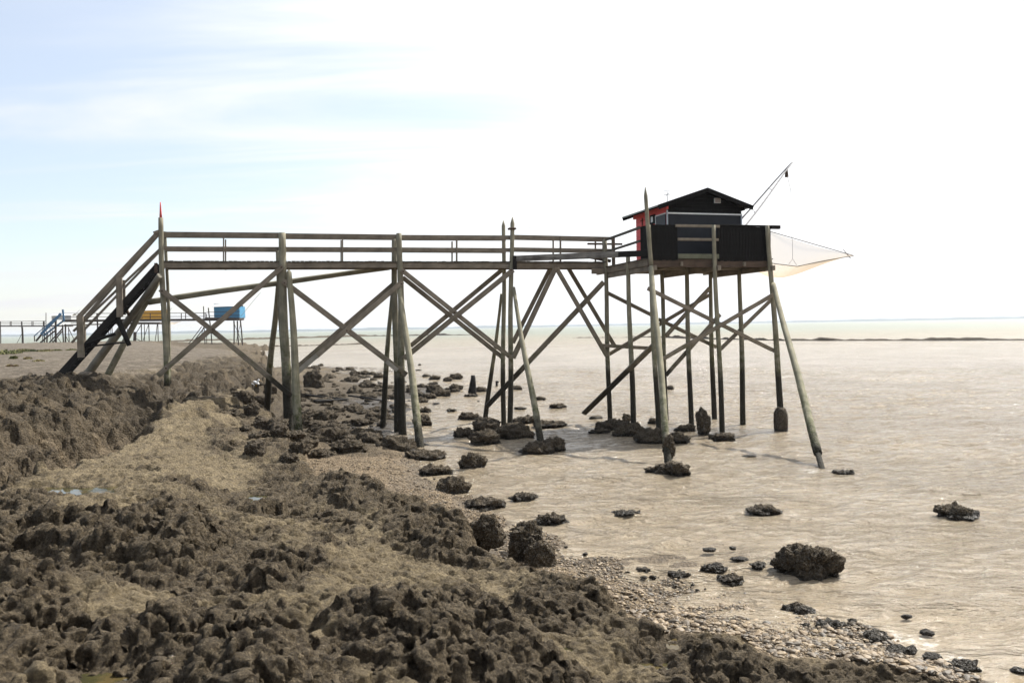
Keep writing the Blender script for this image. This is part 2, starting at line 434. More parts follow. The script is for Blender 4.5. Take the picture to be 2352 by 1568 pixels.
def ground_mat():
    m, nt, nd, lk, b = mat_new('shore_rock_and_sand')
    geo = nd.new('ShaderNodeNewGeometry'); P = geo.outputs['Position']
    def at(n):
        x = nd.new('ShaderNodeAttribute'); x.attribute_name = n; return x.outputs['Fac']
    crust, sand, grav, wet = at('crust'), at('sand'), at('gravel'), at('weed')
    a = noise_n(nd, lk, P, 1.3, 8, .65); c = noise_n(nd, lk, P, 9, 8, .7); f = noise_n(nd, lk, P, 38, 6, .78)
    cr = mix_n(nd, lk, ramp_n(nd, lk, c, [(.32, 0.0), (.68, 1.0)]), (.074, .055, .033), (.228, .176, .108))
    cr = mix_n(nd, lk, ramp_n(nd, lk, f, [(.38, .8), (.62, 0.0)]), cr, (.018, .013, .009))
    cr = mix_n(nd, lk, ramp_n(nd, lk, f, [(.57, 0.0), (.66, .75)]), cr, (.25, .205, .145))
    bare = mix_n(nd, lk, ramp_n(nd, lk, a, [(.3, 0.0), (.7, 1.0)]), (.20, .153, .085), (.36, .285, .17))
    bare = mix_n(nd, lk, ramp_n(nd, lk, c, [(.36, .8), (.56, 0.0)]), mix_n(nd, lk, ramp_n(nd, lk, f, [(.38, .6), (.6, 0.0)]), bare, (.08, .063, .042)), (.085, .066, .044))
    c5 = noise_n(nd, lk, P, 4.5, 9, .75)
    ce = math_n(nd, lk, 'ADD', crust, math_n(nd, lk, 'MULTIPLY', math_n(nd, lk, 'SUBTRACT', c5, .5), 2.6))
    k = mix_n(nd, lk, mapr(nd, lk, ce, .36, .56), bare, cr)
    s1 = mix_n(nd, lk, ramp_n(nd, lk, noise_n(nd, lk, P, .5, 8, .7), [(.35, 0.0), (.65, 1.0)]), (.13, .104, .076), (.26, .215, .16))
    s1 = mix_n(nd, lk, ramp_n(nd, lk, noise_n(nd, lk, P, 2.2, 9, .8), [(.44, 0.0), (.54, .85)]), s1, (.085, .068, .046))
    k = mix_n(nd, lk, sand, k, s1)
    vg = nd.new('ShaderNodeTexVoronoi'); vg.inputs['Scale'].default_value = 17; lk.new(P, vg.inputs[0])
    g1 = mix_n(nd, lk, vg.outputs['Color'], (.15, .105, .06), (.42, .32, .20))
    k = mix_n(nd, lk, grav, k, mix_n(nd, lk, ramp_n(nd, lk, f, [(.4, .7), (.6, 0.0)]), g1, (.07, .055, .04)))
    k = mix_n(nd, lk, wet, k, (.022, .018, .013))
    lk.new(k, b.inputs['Base Color'])
    wl_ = nd.new('ShaderNodeSeparateXYZ'); lk.new(P, wl_.inputs[0])
    lk.new(mapr(nd, lk, wl_.outputs[2], .02, .12, .45, .9), b.inputs['Roughness'])
    b.inputs['Specular IOR Level'].default_value = .3
    v = nd.new('ShaderNodeTexVoronoi'); v.inputs['Scale'].default_value = 24; lk.new(P, v.inputs[0])
    bb = bump_n(nd, lk, math_n(nd, lk, 'SUBTRACT', c, math_n(nd, lk, 'MULTIPLY', v.outputs['Distance'], .6)), 1.0, .08)
    bb = bump_n(nd, lk, f, 1.0, .035, bb)
    lk.new(bump_n(nd, lk, math_n(nd, lk, 'MULTIPLY', vg.outputs['Distance'], math_n(nd, lk, 'MULTIPLY', grav, -1.0)), .8, .05, bb), b.inputs['Normal'])
    return m
M['ground'] = ground_mat()

def water_mat():
    m, nt, nd, lk, b = mat_new('muddy_sea_water')
    geo = nd.new('ShaderNodeNewGeometry'); P = geo.outputs['Position']
    ln = nd.new('ShaderNodeVectorMath'); ln.operation = 'LENGTH'; lk.new(P, ln.inputs[0])
    big = noise_n(nd, lk, P, .06, 5, .6)
    near = mix_n(nd, lk, ramp_n(nd, lk, big, [(.35, 0.0), (.65, 1.0)]), (.28, .222, .148), (.34, .278, .195))
    far = mapr(nd, lk, ln.outputs['Value'], 60, 500)
    k = mix_n(nd, lk, far, near, (.22, .235, .18))
    # white water where waves break on rocks
    at = nd.new('ShaderNodeAttribute'); at.attribute_name = 'foam'
    fo = ramp_n(nd, lk, math_n(nd, lk, 'MULTIPLY', at.outputs['Fac'], noise_n(nd, lk, P, 9, 6, .75)), [(.36, 0.0), (.52, .75)])
    k = mix_n(nd, lk, fo, k, (.7, .66, .58))
    lk.new(k, b.inputs['Base Color'])
    lk.new(mapr(nd, lk, ln.outputs['Value'], 15, 300, .12, .45), b.inputs['Roughness']); b.inputs['IOR'].default_value = 1.33
    mp = nd.new('ShaderNodeMapping'); mp.inputs['Scale'].default_value = (.6, 1.5, 1); mp.inputs['Rotation'].default_value = (0, 0, R(22)); lk.new(P, mp.inputs[0])
    w1 = noise_n(nd, lk, mp.outputs[0], 2.6, 6, .62, .5)
    w2 = noise_n(nd, lk, mp.outputs[0], 11, 4, .6, .4)
    w3 = noise_n(nd, lk, mp.outputs[0], .35, 5, .6, .3)
    pt = ramp_n(nd, lk, noise_n(nd, lk, P, .16, 4, .6, .8), [(.36, .8), (.62, 1.25)])
    dp = nd.new('ShaderNodeAttribute'); dp.attribute_name = 'deep'
    pt = math_n(nd, lk, 'MULTIPLY', pt, mapr(nd, lk, dp.outputs['Fac'], 0, 1, .5, 1.0))
    w1 = math_n(nd, lk, 'MULTIPLY', w1, pt); w2 = math_n(nd, lk, 'MULTIPLY', w2, pt)
    s1 = bump_n(nd, lk, w1, 1.0, .30); s2 = bump_n(nd, lk, w2, 1.0, .08, s1)
    s3 = bump_n(nd, lk, w3, .7, 1.2, s2)
    lk.new(s3, b.inputs['Normal'])
    return m
M['water'] = water_mat()
def pool_mat():
    m, nt, nd, lk, b = mat_new('tide_pool_water')
    geo = nd.new('ShaderNodeNewGeometry')
    n = noise_n(nd, lk, geo.outputs['Position'], 3.5, 4, .6)
    lk.new(ramp_n(nd, lk, n, [(.3, (.03, .028, .02)), (.5, (.045, .042, .018)), (.62, (.085, .062, .026)), (.8, (.04, .034, .018))]), b.inputs['Base Color'])
    b.inputs['Roughness'].default_value = .03; b.inputs['IOR'].default_value = 1.33
    lk.new(bump_n(nd, lk, noise_n(nd, lk, geo.outputs['Position'], 14, 2), .1, .01), b.inputs['Normal'])
    return m
M['pool'] = pool_mat()

# ------------------------------------------------------------------ terrain
def XY(x, y, z): p = on_z(x, y, z); return (p.x, p.y)
plateau = [(-60, 8), (-16, 9.5), XY(-150, 1180, 1.5), XY(0, 1085, 1.45), XY(90, 1045, 1.45), XY(150, 1010, 1.45), XY(250, 985, 1.45), XY(330, 960, 1.4), XY(420, 925, 1.35),
           XY(470, 903, 1.3), XY(540, 893, 1.1), XY(590, 880, .9), XY(612, 862, .8), XY(614, 840, .6), XY(611, 822, .5), XY(604, 808, .5),
           on_y(600, 800, 118)[:2], on_y(560, 800, 150)[:2], (-45, 158), (-100, 158), (-170, 150)]
plat_pts = [(-9, 26.7, 2.2), (-12, 25, 2.28), (-14, 26, 2.32), (-9, 14, 2.15), (-20, 14, 2.4), (-14, 18, 2.2), (-11, 22, 2.1), (-10.8, 29, 2.1), (-13, 45, 2.05), (-20, 68, 1.9),
            (-45, 142, 1.6), (-75, 140, 2.35), (-40, 70, 2.3), (-60, 50, 2.5), (-35, 110, 1.75), (-85, 150, 2.35), (-110, 140, 2.6)]
shelf = [(-60, 8), XY(-150, 1180, 1.5), XY(0, 1085, 1.45), XY(330, 960, 1.4), XY(470, 903, 1.3), XY(540, 893, 1.1), XY(600, 915, .8), XY(612, 960, .4), XY(650, 1010, .25), XY(700, 1058, .25), XY(740, 1110, .25),
         XY(765, 1135, .3), XY(880, 1145, .3), XY(1000, 1180, .3), XY(1060, 1220, .3), XY(1110, 1262, .3), XY(1180, 1310, .3), XY(1245, 1345, .3), XY(1330, 1368, .35), XY(1400, 1390, .35),
         XY(1470, 1432, .35), XY(1560, 1456, .35), XY(1640, 1442, .32), XY(1700, 1450, .3), XY(1780, 1488, .28), XY(1900, 1512, .2), XY(2000, 1526, .15), XY(2110, 1538, .12), XY(2240, 1572, .1), XY(2420, 1640, .1), (4.6, 5), (4, -4), (-60, -4)]
shelf_pts = [XY(*q) + (q[2],) for q in [(100, 1130, 1.4), (300, 1100, 1.32), (450, 950, 1.3), (560, 1000, .95), (650, 1100, .72), (300, 1250, 1.38), (600, 1250, 1.1), (850, 1220, .85), (1000, 1250, .72),
             (1150, 1330, .62), (100, 1400, 1.62), (400, 1500, 1.6), (700, 1400, 1.3), (900, 1500, 1.25), (1200, 1500, .95), (1500, 1550, .6), (1300, 1420, .62), (1000, 1350, .85), (1800, 1600, .45),
             (0, 1568, 1.8), (600, 1568, 1.65), (1200, 1700, 1.0), (560, 915, .9), (700, 1150, .7), (900, 1160, .6), (1100, 1290, .6), (1650, 1540, .5), (1700, 1475, .42), (1850, 1530, .34), (2000, 1555, .24), (2150, 1575, .15), (1950, 1600, .35)]] + [(0, 1, 1.7), (-5, 3, 1.9), (4, 3, .5), (0, -3, 1.9)]
low_pts = [XY(*q) + (q[2],) for q in [(960, 1075, 0), (1080, 1150, 0), (1200, 1215, 0), (1250, 1235, 0), (1400, 1290, 0), (1560, 1337, 0), (1700, 1372, 0), (1850, 1402, 0), (2000, 1450, 0), (2250, 1545, 0), (2400, 1600, 0), (2000, 1452, 0.02),
           (760, 1090, .3), (830, 1060, .22), (900, 1075, .12), (1000, 1140, .17), (1100, 1185, .15), (1240, 1310, .3), (1400, 1355, .3), (1600, 1440, .3), (1800, 1500, .25), (2000, 1545, .18), (2200, 1600, .15),
           (1100, 1100, -.25), (1300, 1200, -.4), (1600, 1250, -.5), (2000, 1350, -.5), (2352, 1450, -.5), (1200, 1000, -.4), (1500, 1000, -.5), (1900, 1100, -.8), (2200, 1200, -.8), (1400, 900, -.8),
           (1500, 1305, -.1), (1750, 1345, -.12), (2050, 1430, -.12), (2300, 1510, -.15),
           (700, 860, .14), (760, 862, .1), (850, 895, .12), (750, 950, .25), (850, 960, .12), (700, 1000, .3), (930, 870, -.12), (980, 1000, -.1), (850, 1020, .2), (900, 1040, .15), (860, 855, -.02), (900, 930, .03),
           (930, 960, -.05), (1000, 930, -.12), (700, 836, -.2), (650, 815, -.6), (800, 830, -.6), (1050, 950, -.3), (1000, 870, -.4), (820, 985, -.03), (950, 1050, .02), (620, 930, .4), (640, 880, .3), (640, 850, .2)]]
low_pts += [XY(a + 18, b - 14, -.09) + (-.09,) for a, b in [(960, 1068), (1020, 1105), (1080, 1145), (1140, 1178), (1200, 1208), (1250, 1232), (1330, 1262), (1400, 1287), (1480, 1312), (1560, 1333), (1630, 1352), (1700, 1368), (1780, 1385), (1850, 1398), (1930, 1424), (2000, 1446), (2100, 1484), (2250, 1540), (2400, 1596)]]
low_pts += [(30, 100, -1), (0, 100, -1), (-30, 150, -1), (20, 30, -1), (8, 8, -.5), (6, 4, -.2)]
def idw(P, pts, k=3.5):
    a = np.arctan2(P[:, 0], P[:, 1]); l = np.log(np.maximum(np.hypot(P[:, 0], P[:, 1] ), .5))
    num = 0; dn = 0
    for (x, y, z) in pts:
        pa = math.atan2(x, y); pl = math.log(max(math.hypot(x, y), .5))
        d2 = ((a - pa)) ** 2 + ((l - pl) * .55) ** 2 + 2e-4
        w = d2 ** (-k / 2); num = num + w * z; dn = dn + w
    return num / dn
POOLS = [([(41, 1126), (120, 1119), (200, 1120), (275, 1117), (262, 1135), (190, 1139), (120, 1137), (60, 1133)], 1.30, 'long shallow pool on the pale rock shelf at the left'),
         ([(568, 1138), (612, 1138), (610, 1150), (572, 1152)], .93, 'small greenish pool in the middle of the rock shelf'),
         ([(170, 1550), (240, 1545), (290, 1552), (300, 1580), (160, 1590)], 1.58, 'pool cut by the bottom edge at the lower left'),
         ([(790, 1384), (812, 1382), (832, 1392), (818, 1400), (796, 1396)], 1.0, 'tiny sky blue pool amid dark crust'),
         ([(1532, 1478), (1552, 1470), (1562, 1500), (1566, 1580), (1524, 1590), (1528, 1530)], .42, 'narrow pool between two brown rock masses at the bottom'),
         ([(1422, 1532), (1470, 1524), (1530, 1524), (1532, 1542), (1470, 1546), (1430, 1546)], .47, 'shallow pool edged with yellow green weed'),
         ([(1245, 1490), (1290, 1484), (1330, 1490), (1320, 1506), (1270, 1508)], .70, 'pool with green weed on the lower rock shelf'),
         ([(640, 1540), (700, 1534), (745, 1545), (720, 1562), (650, 1566)], 1.38, 'brown pool in a hollow at the bottom of the shelf')]
RAISE = [([(120, 1215), (300, 1190), (480, 1165), (510, 1215), (440, 1260), (370, 1300), (180, 1320), (120, 1290)], 1.35, .28),
         ([(-150, 1120), (90, 1125), (140, 1180), (60, 1260), (120, 1420), (100, 1600), (-200, 1600)], 1.6, .2),
         ([(900, 1400), (1000, 1340), (1130, 1370), (1240, 1450), (1250, 1600), (850, 1620), (780, 1480)], 1.1, .26),
         ([(330, 1460), (520, 1420), (700, 1440), (660, 1530), (640, 1620), (330, 1620)], 1.5, .16),
         ([(1200, 1350), (1380, 1375), (1380, 1430), (1280, 1440), (1200, 1420)], .6, .12),
         ([(745, 1120), (800, 1100), (900, 1105), (930, 1150), (860, 1170), (760, 1170)], .65, .22),
         ([(900, 1180), (1040, 1185), (1080, 1230), (1080, 1290), (960, 1280), (870, 1220)], .65, .2),
         ([(1565, 1485), (1700, 1490), (1850, 1530), (1900, 1600), (1570, 1620)], .5, .12),
         ([(480, 1290), (640, 1270), (700, 1330), (620, 1380), (500, 1350)], 1.25, .14),
         ([(460, 965), (560, 985), (530, 1010), (470, 995)], 1.1, .15),
         ([(2000, 1480), (2120, 1500), (2240, 1560), (2150, 1600), (1950, 1540)], .1, .12),
         ([(700, 1260), (760, 1230), (830, 1250), (800, 1300), (720, 1300)], .95, .12)]
FLAT = [([(30, 1095), (150, 1030), (330, 975), (470, 930), (560, 960), (600, 1040), (420, 1110), (300, 1128), (60, 1120)], 1.3),
        ([(130, 1142), (300, 1132), (400, 1165), (330, 1195), (200, 1240), (140, 1190)], 1.35),
        ([(760, 1280), (1000, 1255), (1130, 1270), (1240, 1330), (1180, 1370), (900, 1395), (760, 1350)], .8),
        ([(540, 1170), (760, 1180), (900, 1255), (760, 1300), (600, 1260)], 1.0),
        ([(150, 1375), (330, 1350), (420, 1440), (250, 1460)], 1.55), ([(640, 1390), (860, 1380), (900, 1430), (760, 1500), (650, 1450)], 1.25),
        ([(1250, 1420), (1400, 1430), (1500, 1520), (1350, 1560), (1250, 1500)], .6)]
SANDP = [(-400, 900), (0, 882), (110, 872), (190, 868), (300, 862), (380, 846), (470, 822), (560, 806), (585, 800)]
def terrain_h(P2, detail=True, r=None):
    """P2 (n,2) -> z, masks"""
    P3 = np.column_stack([P2, np.zeros(len(P2))]).astype(np.float32)
    rr = np.hypot(P2[:, 0], P2[:, 1])
    warp = fbm(P3, .9, 3, 3.1) * .45 + fbm(P3, 3.5, 2, 8.2) * .10
    low = idw(P2, low_pts); sh = idw(P2, shelf_pts); pl = idw(P2, plat_pts)
    sds = poly_sd(P2, shelf) + warp * .55
    sdp = poly_sd(P2, plateau) + warp * np.clip(rr / 18, .6, 2.5)
    ms = sstep(.02, .46, sds); w2_ = fbm(P3, 1.8, 3, 51) * .35; mp_ = .34 * sstep(-.2, .2, sdp + w2_) + .26 * sstep(.25, .75, sdp - w2_) + .22 * sstep(.9, 1.5, sdp + w2_) + .18 * sstep(1.8, 3.2, sdp)
    # broken steps on the way down from the plateau
    step2 = sstep(-1.6, -1.1, sdp) * (1 - mp_) * sstep(20, 26, rr) * (rr < 60)
    z = low + (sh - low) * ms
    z = z + step2 * .28
    z = z + (pl - z) * mp_
    crust = .66 + fbm(P3, .8, 3, 40) * .7
    for poly, zz, amt in RAISE:
        pg = [XY(a, b, zz) for a, b in poly]
        k = sstep(-.32, .30, poly_sd(P2, pg) + warp * .6); z = z + k * amt * .78; crust = crust + k * .8
    for poly, zz in FLAT:
        pg = [XY(a, b, zz) for a, b in poly]
        k = sstep(-.25, .4, poly_sd(P2, pg) + warp * .8); crust = crust - k * .55
    inland = sdp
    sp_ = [XY(a, b, 2.2) for a, b in SANDP] + [(-60, 140), (-170, 150), (-120, 12)]
    sand = sstep(-.5, 1.4, poly_sd(P2, sp_) + fbm(P3, .5, 3, 77) * 1.2) * (mp_ > .9)
    crust = np.where(mp_ > .3, np.maximum(crust, 1.15 * (1 - sand)), crust)
    crust = np.clip(crust, 0, 1.3) * (1 - sand)
    grav = (1 - ms) * (1 - mp_) * sstep(75, 45, rr)
    # the field of rocks behind the pier is darker than the shingle
    fld = grav * sstep(22.5, 25.5, rr + fbm(P3, .5, 2, 5) * 2.0)
    grav_c = grav * (1 - fld * .8)
    return z, crust, sand, grav, grav_c, ms, mp_, fld, rr, P3

def build_terrain():
    az = np.radians(np.arange(-50, 50.01, .15))
    rs = [1.4]
    while rs[-1] < 165:
        r_ = rs[-1]; rs.append(r_ * (1.02 if r_ < 3.8 else 1.0023 if r_ < 13 else 1.0032 if r_ < 30 else 1.0048 if r_ < 55 else 1.012))
    rs = np.array(rs)
    nr, na = len(rs), len(az)
    A, Rr = np.meshgrid(az, rs)
    P2 = np.column_stack([(np.sin(A) * Rr).ravel(), (np.cos(A) * Rr).ravel()])
    # coarse cull first
    idx = np.arange(nr * na).reshape(nr, na)
    z, crust, sand, grav, grav_c, ms, mp_, fld, rr, P3 = terrain_h(P2)
    Z = z.reshape(nr, na)
    P = np.column_stack([P2, z]).astype(np.float32)
    # fine relief
    rough = np.clip(crust, 0, 1.3) * (1 - grav) * (1 + .85 * (mp_ > .04) * (rr < 45))
    solid = (1 - grav) * (1 - sand)
    lod = lambda s: sstep(260 * s, 90 * s, rr)      # drop relief finer than the grid far away
    # flaky ledges on bare shelf rock
    ter = fbm(P3 * np.array([1, 1.6, 1], dtype=np.float32), 1.6, 4, 12)
    z2_ = z + solid * (.03 + .05 * rough) * ter
    b1 = billow(P3, 1.1, 1.3); b2 = billow(P3, 2.6, 7.7); b3 = billow(P3, 5.6, 3.3)
    z2_ += rough * (.075 * (b1 - .22) + .05 * (b2 - .22)) * lod(1.0)
    tq = z2_ / .13 + 1.1 * fbm(P3, .7, 4, 21); fl_ = np.floor(tq); q_ = fl_ + sstep(.28, .72, tq - fl_)
    z2_ += (q_ - tq) * .13 * .85 * (ms * (1 - sand)) * np.clip(.35 + rough, 0, 1)
    z2_ += solid * .06 * (b3 - .22) * lod(.6)
    pits = sstep(.20, .38, fbm(P3, 1.9, 3, 91)) * rough
    z2_ -= pits * .085 * lod(.8)
    # low beach
    z2_ += grav * (.045 * fbm(P3, 1.6, 4, 9) * sstep(-.06, .08, z) + fld * .09 * (billow(P3, 1.2, 55) + .6 * billow(P3, 3.1, 5) - .35))
    z2_ += sand * (.06 * fbm(P3, .25, 5, 66, .6) + .025 * fbm(P3, 2.2, 4, 6, .65))
    for poly, pz, _ in POOLS:
        pg = [XY(a, b, pz) for a, b in poly]
        d = poly_sd(P2, pg) + perlin(P3, 4.5, 2) * .05
        k = sstep(-.16, .04, d)
        z2_ = z2_ * (1 - k) + np.minimum(z2_, pz - .05) * k
        if pz < .1: continue
        ring = sstep(-.3, -.1, d) * (1 - k)
        z2_ = np.where(ring > 0, np.maximum(z2_, pz + .0 + .05 * ring), z2_)
    P[:, 2] = z2_
    G = P.reshape(nr, na, 3)
    dA = np.gradient(G, axis=1); dR = np.gradient(G, axis=0)
    nrm = np.cross(dA, dR).reshape(-1, 3); nrm /= np.maximum(np.linalg.norm(nrm, axis=1), 1e-9)[:, None]
    nrm *= np.sign(nrm[:, 2:3] + 1e-9)
    act = np.where((z2_ > -.35) & (rr < 60))[0]
    Q = P[act]
    ra, so = rough[act], solid[act]
    lodf = lambda s: sstep(260 * s, 90 * s, rr[act])
    wq = Q + .05 * np.column_stack([perlin(Q, 3, 1), perlin(Q, 3, 2), perlin(Q, 3, 4)])
    d = ra * (.045 * (billow(wq, 4.2, 2) - .2) * lodf(.5) + .034 * (billow(wq, 9, 12) - .2) * lodf(.22) + .020 * (billow(wq, 19, 21) - .2) * lodf(.11))
    d += so * (.034 * (billow(wq, 13, 31) - .2) * lodf(.12) + .045 * (billow(wq, 5.2, 37) - .2) * lodf(.4) + .028 * perlin(Q, 6, 3) * lodf(.4))
    # worm-eaten holes
    h = sstep(.24, .34, perlin(wq, 6.0, 44)) * (.45 + ra * .8)
    d -= h * .055 * lodf(.3)
    h2 = sstep(.22, .32, perlin(wq, 13, 64)) * (.6 + ra * .7)
    d -= h2 * .034 * lodf(.15) * so
    hole_dark = np.zeros(len(P), np.float32)
    P[act] += nrm[act] * d[:, None]
    V = P
    zq = V[:, 2].reshape(nr, na)
    mxz = np.maximum(np.maximum(zq[:-1, :-1], zq[1:, :-1]), np.maximum(zq[:-1, 1:], zq[1:, 1:]))
    a = idx[:-1, :-1]; b = idx[:-1, 1:]; c = idx[1:, 1:]; e = idx[1:, :-1]
    keep = mxz > -.12
    Fc = np.column_stack([a[keep], b[keep], c[keep], e[keep]])
    used = np.zeros(len(V), bool); used[Fc.ravel()] = True
    re = np.cumsum(used) - 1
    Fc = re[Fc]; V = V[used]
    me = mesh_np('shore_ground', V, Fc)
    fattr(me, 'crust', np.clip(crust + .25 * fld, 0, 1)[used]); fattr(me, 'sand', np.clip(sand, 0, 1)[used])
    fattr(me, 'gravel', np.clip(grav_c, 0, 1)[used])
    weed = .42 * ((mp_ > .04) * (1 - sand) * (rr < 70)) * sstep(-.5, .3, fbm(P3, 1.1, 3, 19) + .15) + fld * .4 + grav * (1 - sstep(.0, .12, z + .04 * perlin(P3, 3, 8))) * .3
    fattr(me, 'weed', np.clip(weed, 0, .8)[used])
    o = link('shore_ground', me, M['ground'])
    tag(o, 'rough brown crusted rock shelf, shingle and sandy terrace of the shore', kind='structure')
    return o, zq, az, rs, grav.reshape(nr, na)
ground, GZ, GAZ, GRS, GG = build_terrain()
def ground_z(x, y):
    a = math.atan2(x, y); r = math.hypot(x, y)
    j = int(np.clip(round((a - GAZ[0]) / (GAZ[1] - GAZ[0])), 0, len(GAZ) - 1)); i = int(np.clip(np.searchsorted(GRS, r), 0, len(GRS) - 1))
    return float(GZ[i, j])
def hit(x, y, z0=1.0):
    """where the view ray of a picture point meets the ground or the sea"""
    d = ray(x, y)
    t = 2.0
    while t < 200:
        p = CAMP + d * t
        g = max(ground_z(p.x, p.y), 0.0)
        if p.z <= g: return Vector((p.x, p.y, g))
        t *= 1.004
    return CAMP + d * 200
def hit_many(xs, ys):
    D = np.array([ray(a, b)[:] for a, b in zip(xs, ys)]); T = np.full(len(D), 3.0); done = np.zeros(len(D), bool); out = np.zeros((len(D), 3))
    while not done.all() and T.min() < 220:
        P = np.array([0, 0, EYE]) + D * T[:, None]
        r = np.hypot(P[:, 0], P[:, 1]); j = np.clip(np.rint((np.arctan2(P[:, 0], P[:, 1]) - GAZ[0]) / (GAZ[1] - GAZ[0])).astype(int), 0, len(GAZ) - 1)
        i = np.clip(np.searchsorted(GRS, r), 0, len(GRS) - 1); g = np.maximum(GZ[i, j], 0)
        h = (P[:, 2] <= g) & ~done; out[h] = np.column_stack([P[h, 0], P[h, 1], g[h]]); done |= h
        T = np.where(done, T, T * 1.004)
        if T[~done].size == 0 or T[~done].min() > 200: break
    GI = np.clip(np.searchsorted(GRS, np.hypot(out[:, 0], out[:, 1])), 0, len(GRS) - 1); GJ = np.clip(np.rint((np.arctan2(out[:, 0], out[:, 1]) - GAZ[0]) / (GAZ[1] - GAZ[0])).astype(int), 0, len(GAZ) - 1)
    return out, np.where(GZ[GI, GJ] > -.03, GG[GI, GJ], 0)
# ground beyond the detailed sheet: sea bed and land to the horizon under the water
me = bpy.data.meshes.new('sea_bed'); s_ = 11000
me.from_pydata([(-s_, -s_, -1.6), (s_, -s_, -1.6), (s_, s_, -1.6), (-s_, s_, -1.6)], [], [(0, 1, 2, 3)])
tag(link('sea_bed', me, M['ground']), 'sea bed under the muddy water', kind='structure')
# land behind the photographer
me = bpy.data.meshes.new('terrace_ground')
me.from_pydata([(-400, -300, 2.2), (60, -300, 1.9), (30, -20, 1.6), (6, -3, 1.3), (1.2, 1.0, 1.45), (-1.2, 1.0, 1.55), (-8, 4, 1.7), (-60, 40, 2.2), (-400, 240, 2.4)], [], [tuple(range(9))])
fattr(me, 'sand', [1] * 9)
tag(link('terrace_ground', me, M['ground']), 'terrace behind and left of the viewpoint', kind='structure')

# ------------------------------------------------------------------ tide pools
def pool(poly, z, label):
    pts = [on_z(a, b, z) for a, b in poly]; c = sum(pts, Vector()) / len(pts)
    pts = [c + (p - c) * 1.12 for p in pts]
    me = bpy.data.meshes.new('tide_pool'); me.from_pydata([(p.x, p.y, z) for p in pts], [], [tuple(range(len(pts)))])
    me.update()
    o = link('tide_pool', me, M['pool']); tag(o, label, kind='structure')
for pl_ in POOLS: pool(*pl_)

# ------------------------------------------------------------------ water
def build_water(foam_pts):
    az = np.radians(np.concatenate([np.arange(-180, -48, 6), np.arange(-48, 48, .14), np.arange(48, 180.1, 6)]))
    rs = [1.0]
    while rs[-1] < 10500: r_ = rs[-1]; rs.append(r_ * (1.0052 if 6 < r_ < 70 else 1.02 if r_ < 400 else 1.12))
    rs = np.array(rs); nr, na = len(rs), len(az)
    A, Rr = np.meshgrid(az, rs)
    P = np.column_stack([(np.sin(A) * Rr).ravel(), (np.cos(A) * Rr).ravel(), np.zeros(nr * na)]).astype(np.float32)
    rr = Rr.ravel()
    fade = sstep(120, 45, rr) * sstep(3, 8, rr)
    x, y = P[:, 0], P[:, 1]
    wp = P.copy(); th = R(20); wx = x * math.cos(th) + y * math.sin(th); wy = -x * math.sin(th) + y * math.cos(th)
    Pn = np.column_stack([wx * .45, wy * 1.0, np.zeros(len(P))]).astype(np.float32)
    h = .15 * (.5 - np.abs(perlin(Pn, .75, 5))) + .085 * (.4 - np.abs(perlin(Pn, 1.7, 15))) + .038 * perlin(Pn, 3.9, 2) + .03 * perlin(Pn, .3, 9)
    h = h - .085
    deep = sstep(0.5, 3.5, -poly_sd(P[:, :2].astype(float), shelf)) 
    P[:, 2] = h * fade * (.35 + .65 * deep) * (.75 + .6 * perlin(P, .13, 4))
    foam = np.zeros(len(P), np.float32)
    for (fx, fy, fr_, am) in foam_pts:
        foam = np.maximum(foam, am * np.clip(1 - np.hypot(x - fx, (y - fy)) / fr_, 0, 1))
    idx = np.arange(nr * na).reshape(nr, na)
    Fc = np.column_stack([idx[:-1, :-1].ravel(), idx[:-1, 1:].ravel(), idx[1:, 1:].ravel(), idx[1:, :-1].ravel()])
    me = mesh_np('sea_water', P, Fc); fattr(me, 'foam', foam); fattr(me, 'deep', deep)
    tag(link('sea_water', me, M['water']), 'muddy tan sea with small choppy waves', kind='structure')

# ------------------------------------------------------------------ rocks
def ico(sub):
    bm = bmesh.new(); bmesh.ops.create_icosphere(bm, subdivisions=sub, radius=1.0)
    V = np.array([v.co[:] for v in bm.verts], dtype=np.float32); Fc = np.array([[v.index for v in f.verts] for f in bm.faces], dtype=np.int32)
    bm.free(); return V, Fc
ICO = {k: ico(k) for k in (1, 2, 4, 5, 6)}
def rock_mesh(seed, sub, size, lump=1.0, name='boulder', knob=1.0):
    """size = half extents; knob = size of the oyster clusters in metres-ish"""
    V, Fc = ICO[sub]; V = V.copy(); off = seed * 7.13
    W = V + .0
    r_ = 1 + .34 * lump * perlin(W, 1.1, off) + .22 * lump * perlin(W, 2.3, off + 5)
    V = V * r_[:, None]
    V[:, 2] = np.sign(V[:, 2]) * np.abs(V[:, 2]) ** .85
    V = V * np.array(size, dtype=np.float32)
    nrm = V / np.maximum(np.linalg.norm(V / np.array(size, dtype=np.float32)**2, axis=1), 1e-6)[:, None] / np.array(size, dtype=np.float32)**2
    s = float(np.mean(size[:2]))
    d = min(.16, s * .16) * (billow(V, 2.2 / max(s, .25), off) - .2) * 1.7
    if sub >= 4:
        d += knob * (.055 * (.25 - billow(V, 7.5, off + 3)) + .060 * (.2 - billow(V, 14, off + 9)))
        d += knob * .028 * perlin(V, 26, off + 1)
    V = V + nrm * (d * (1.35 if sub >= 4 else 1))[:, None]
    return mesh_np(name, V, Fc, smooth=True)
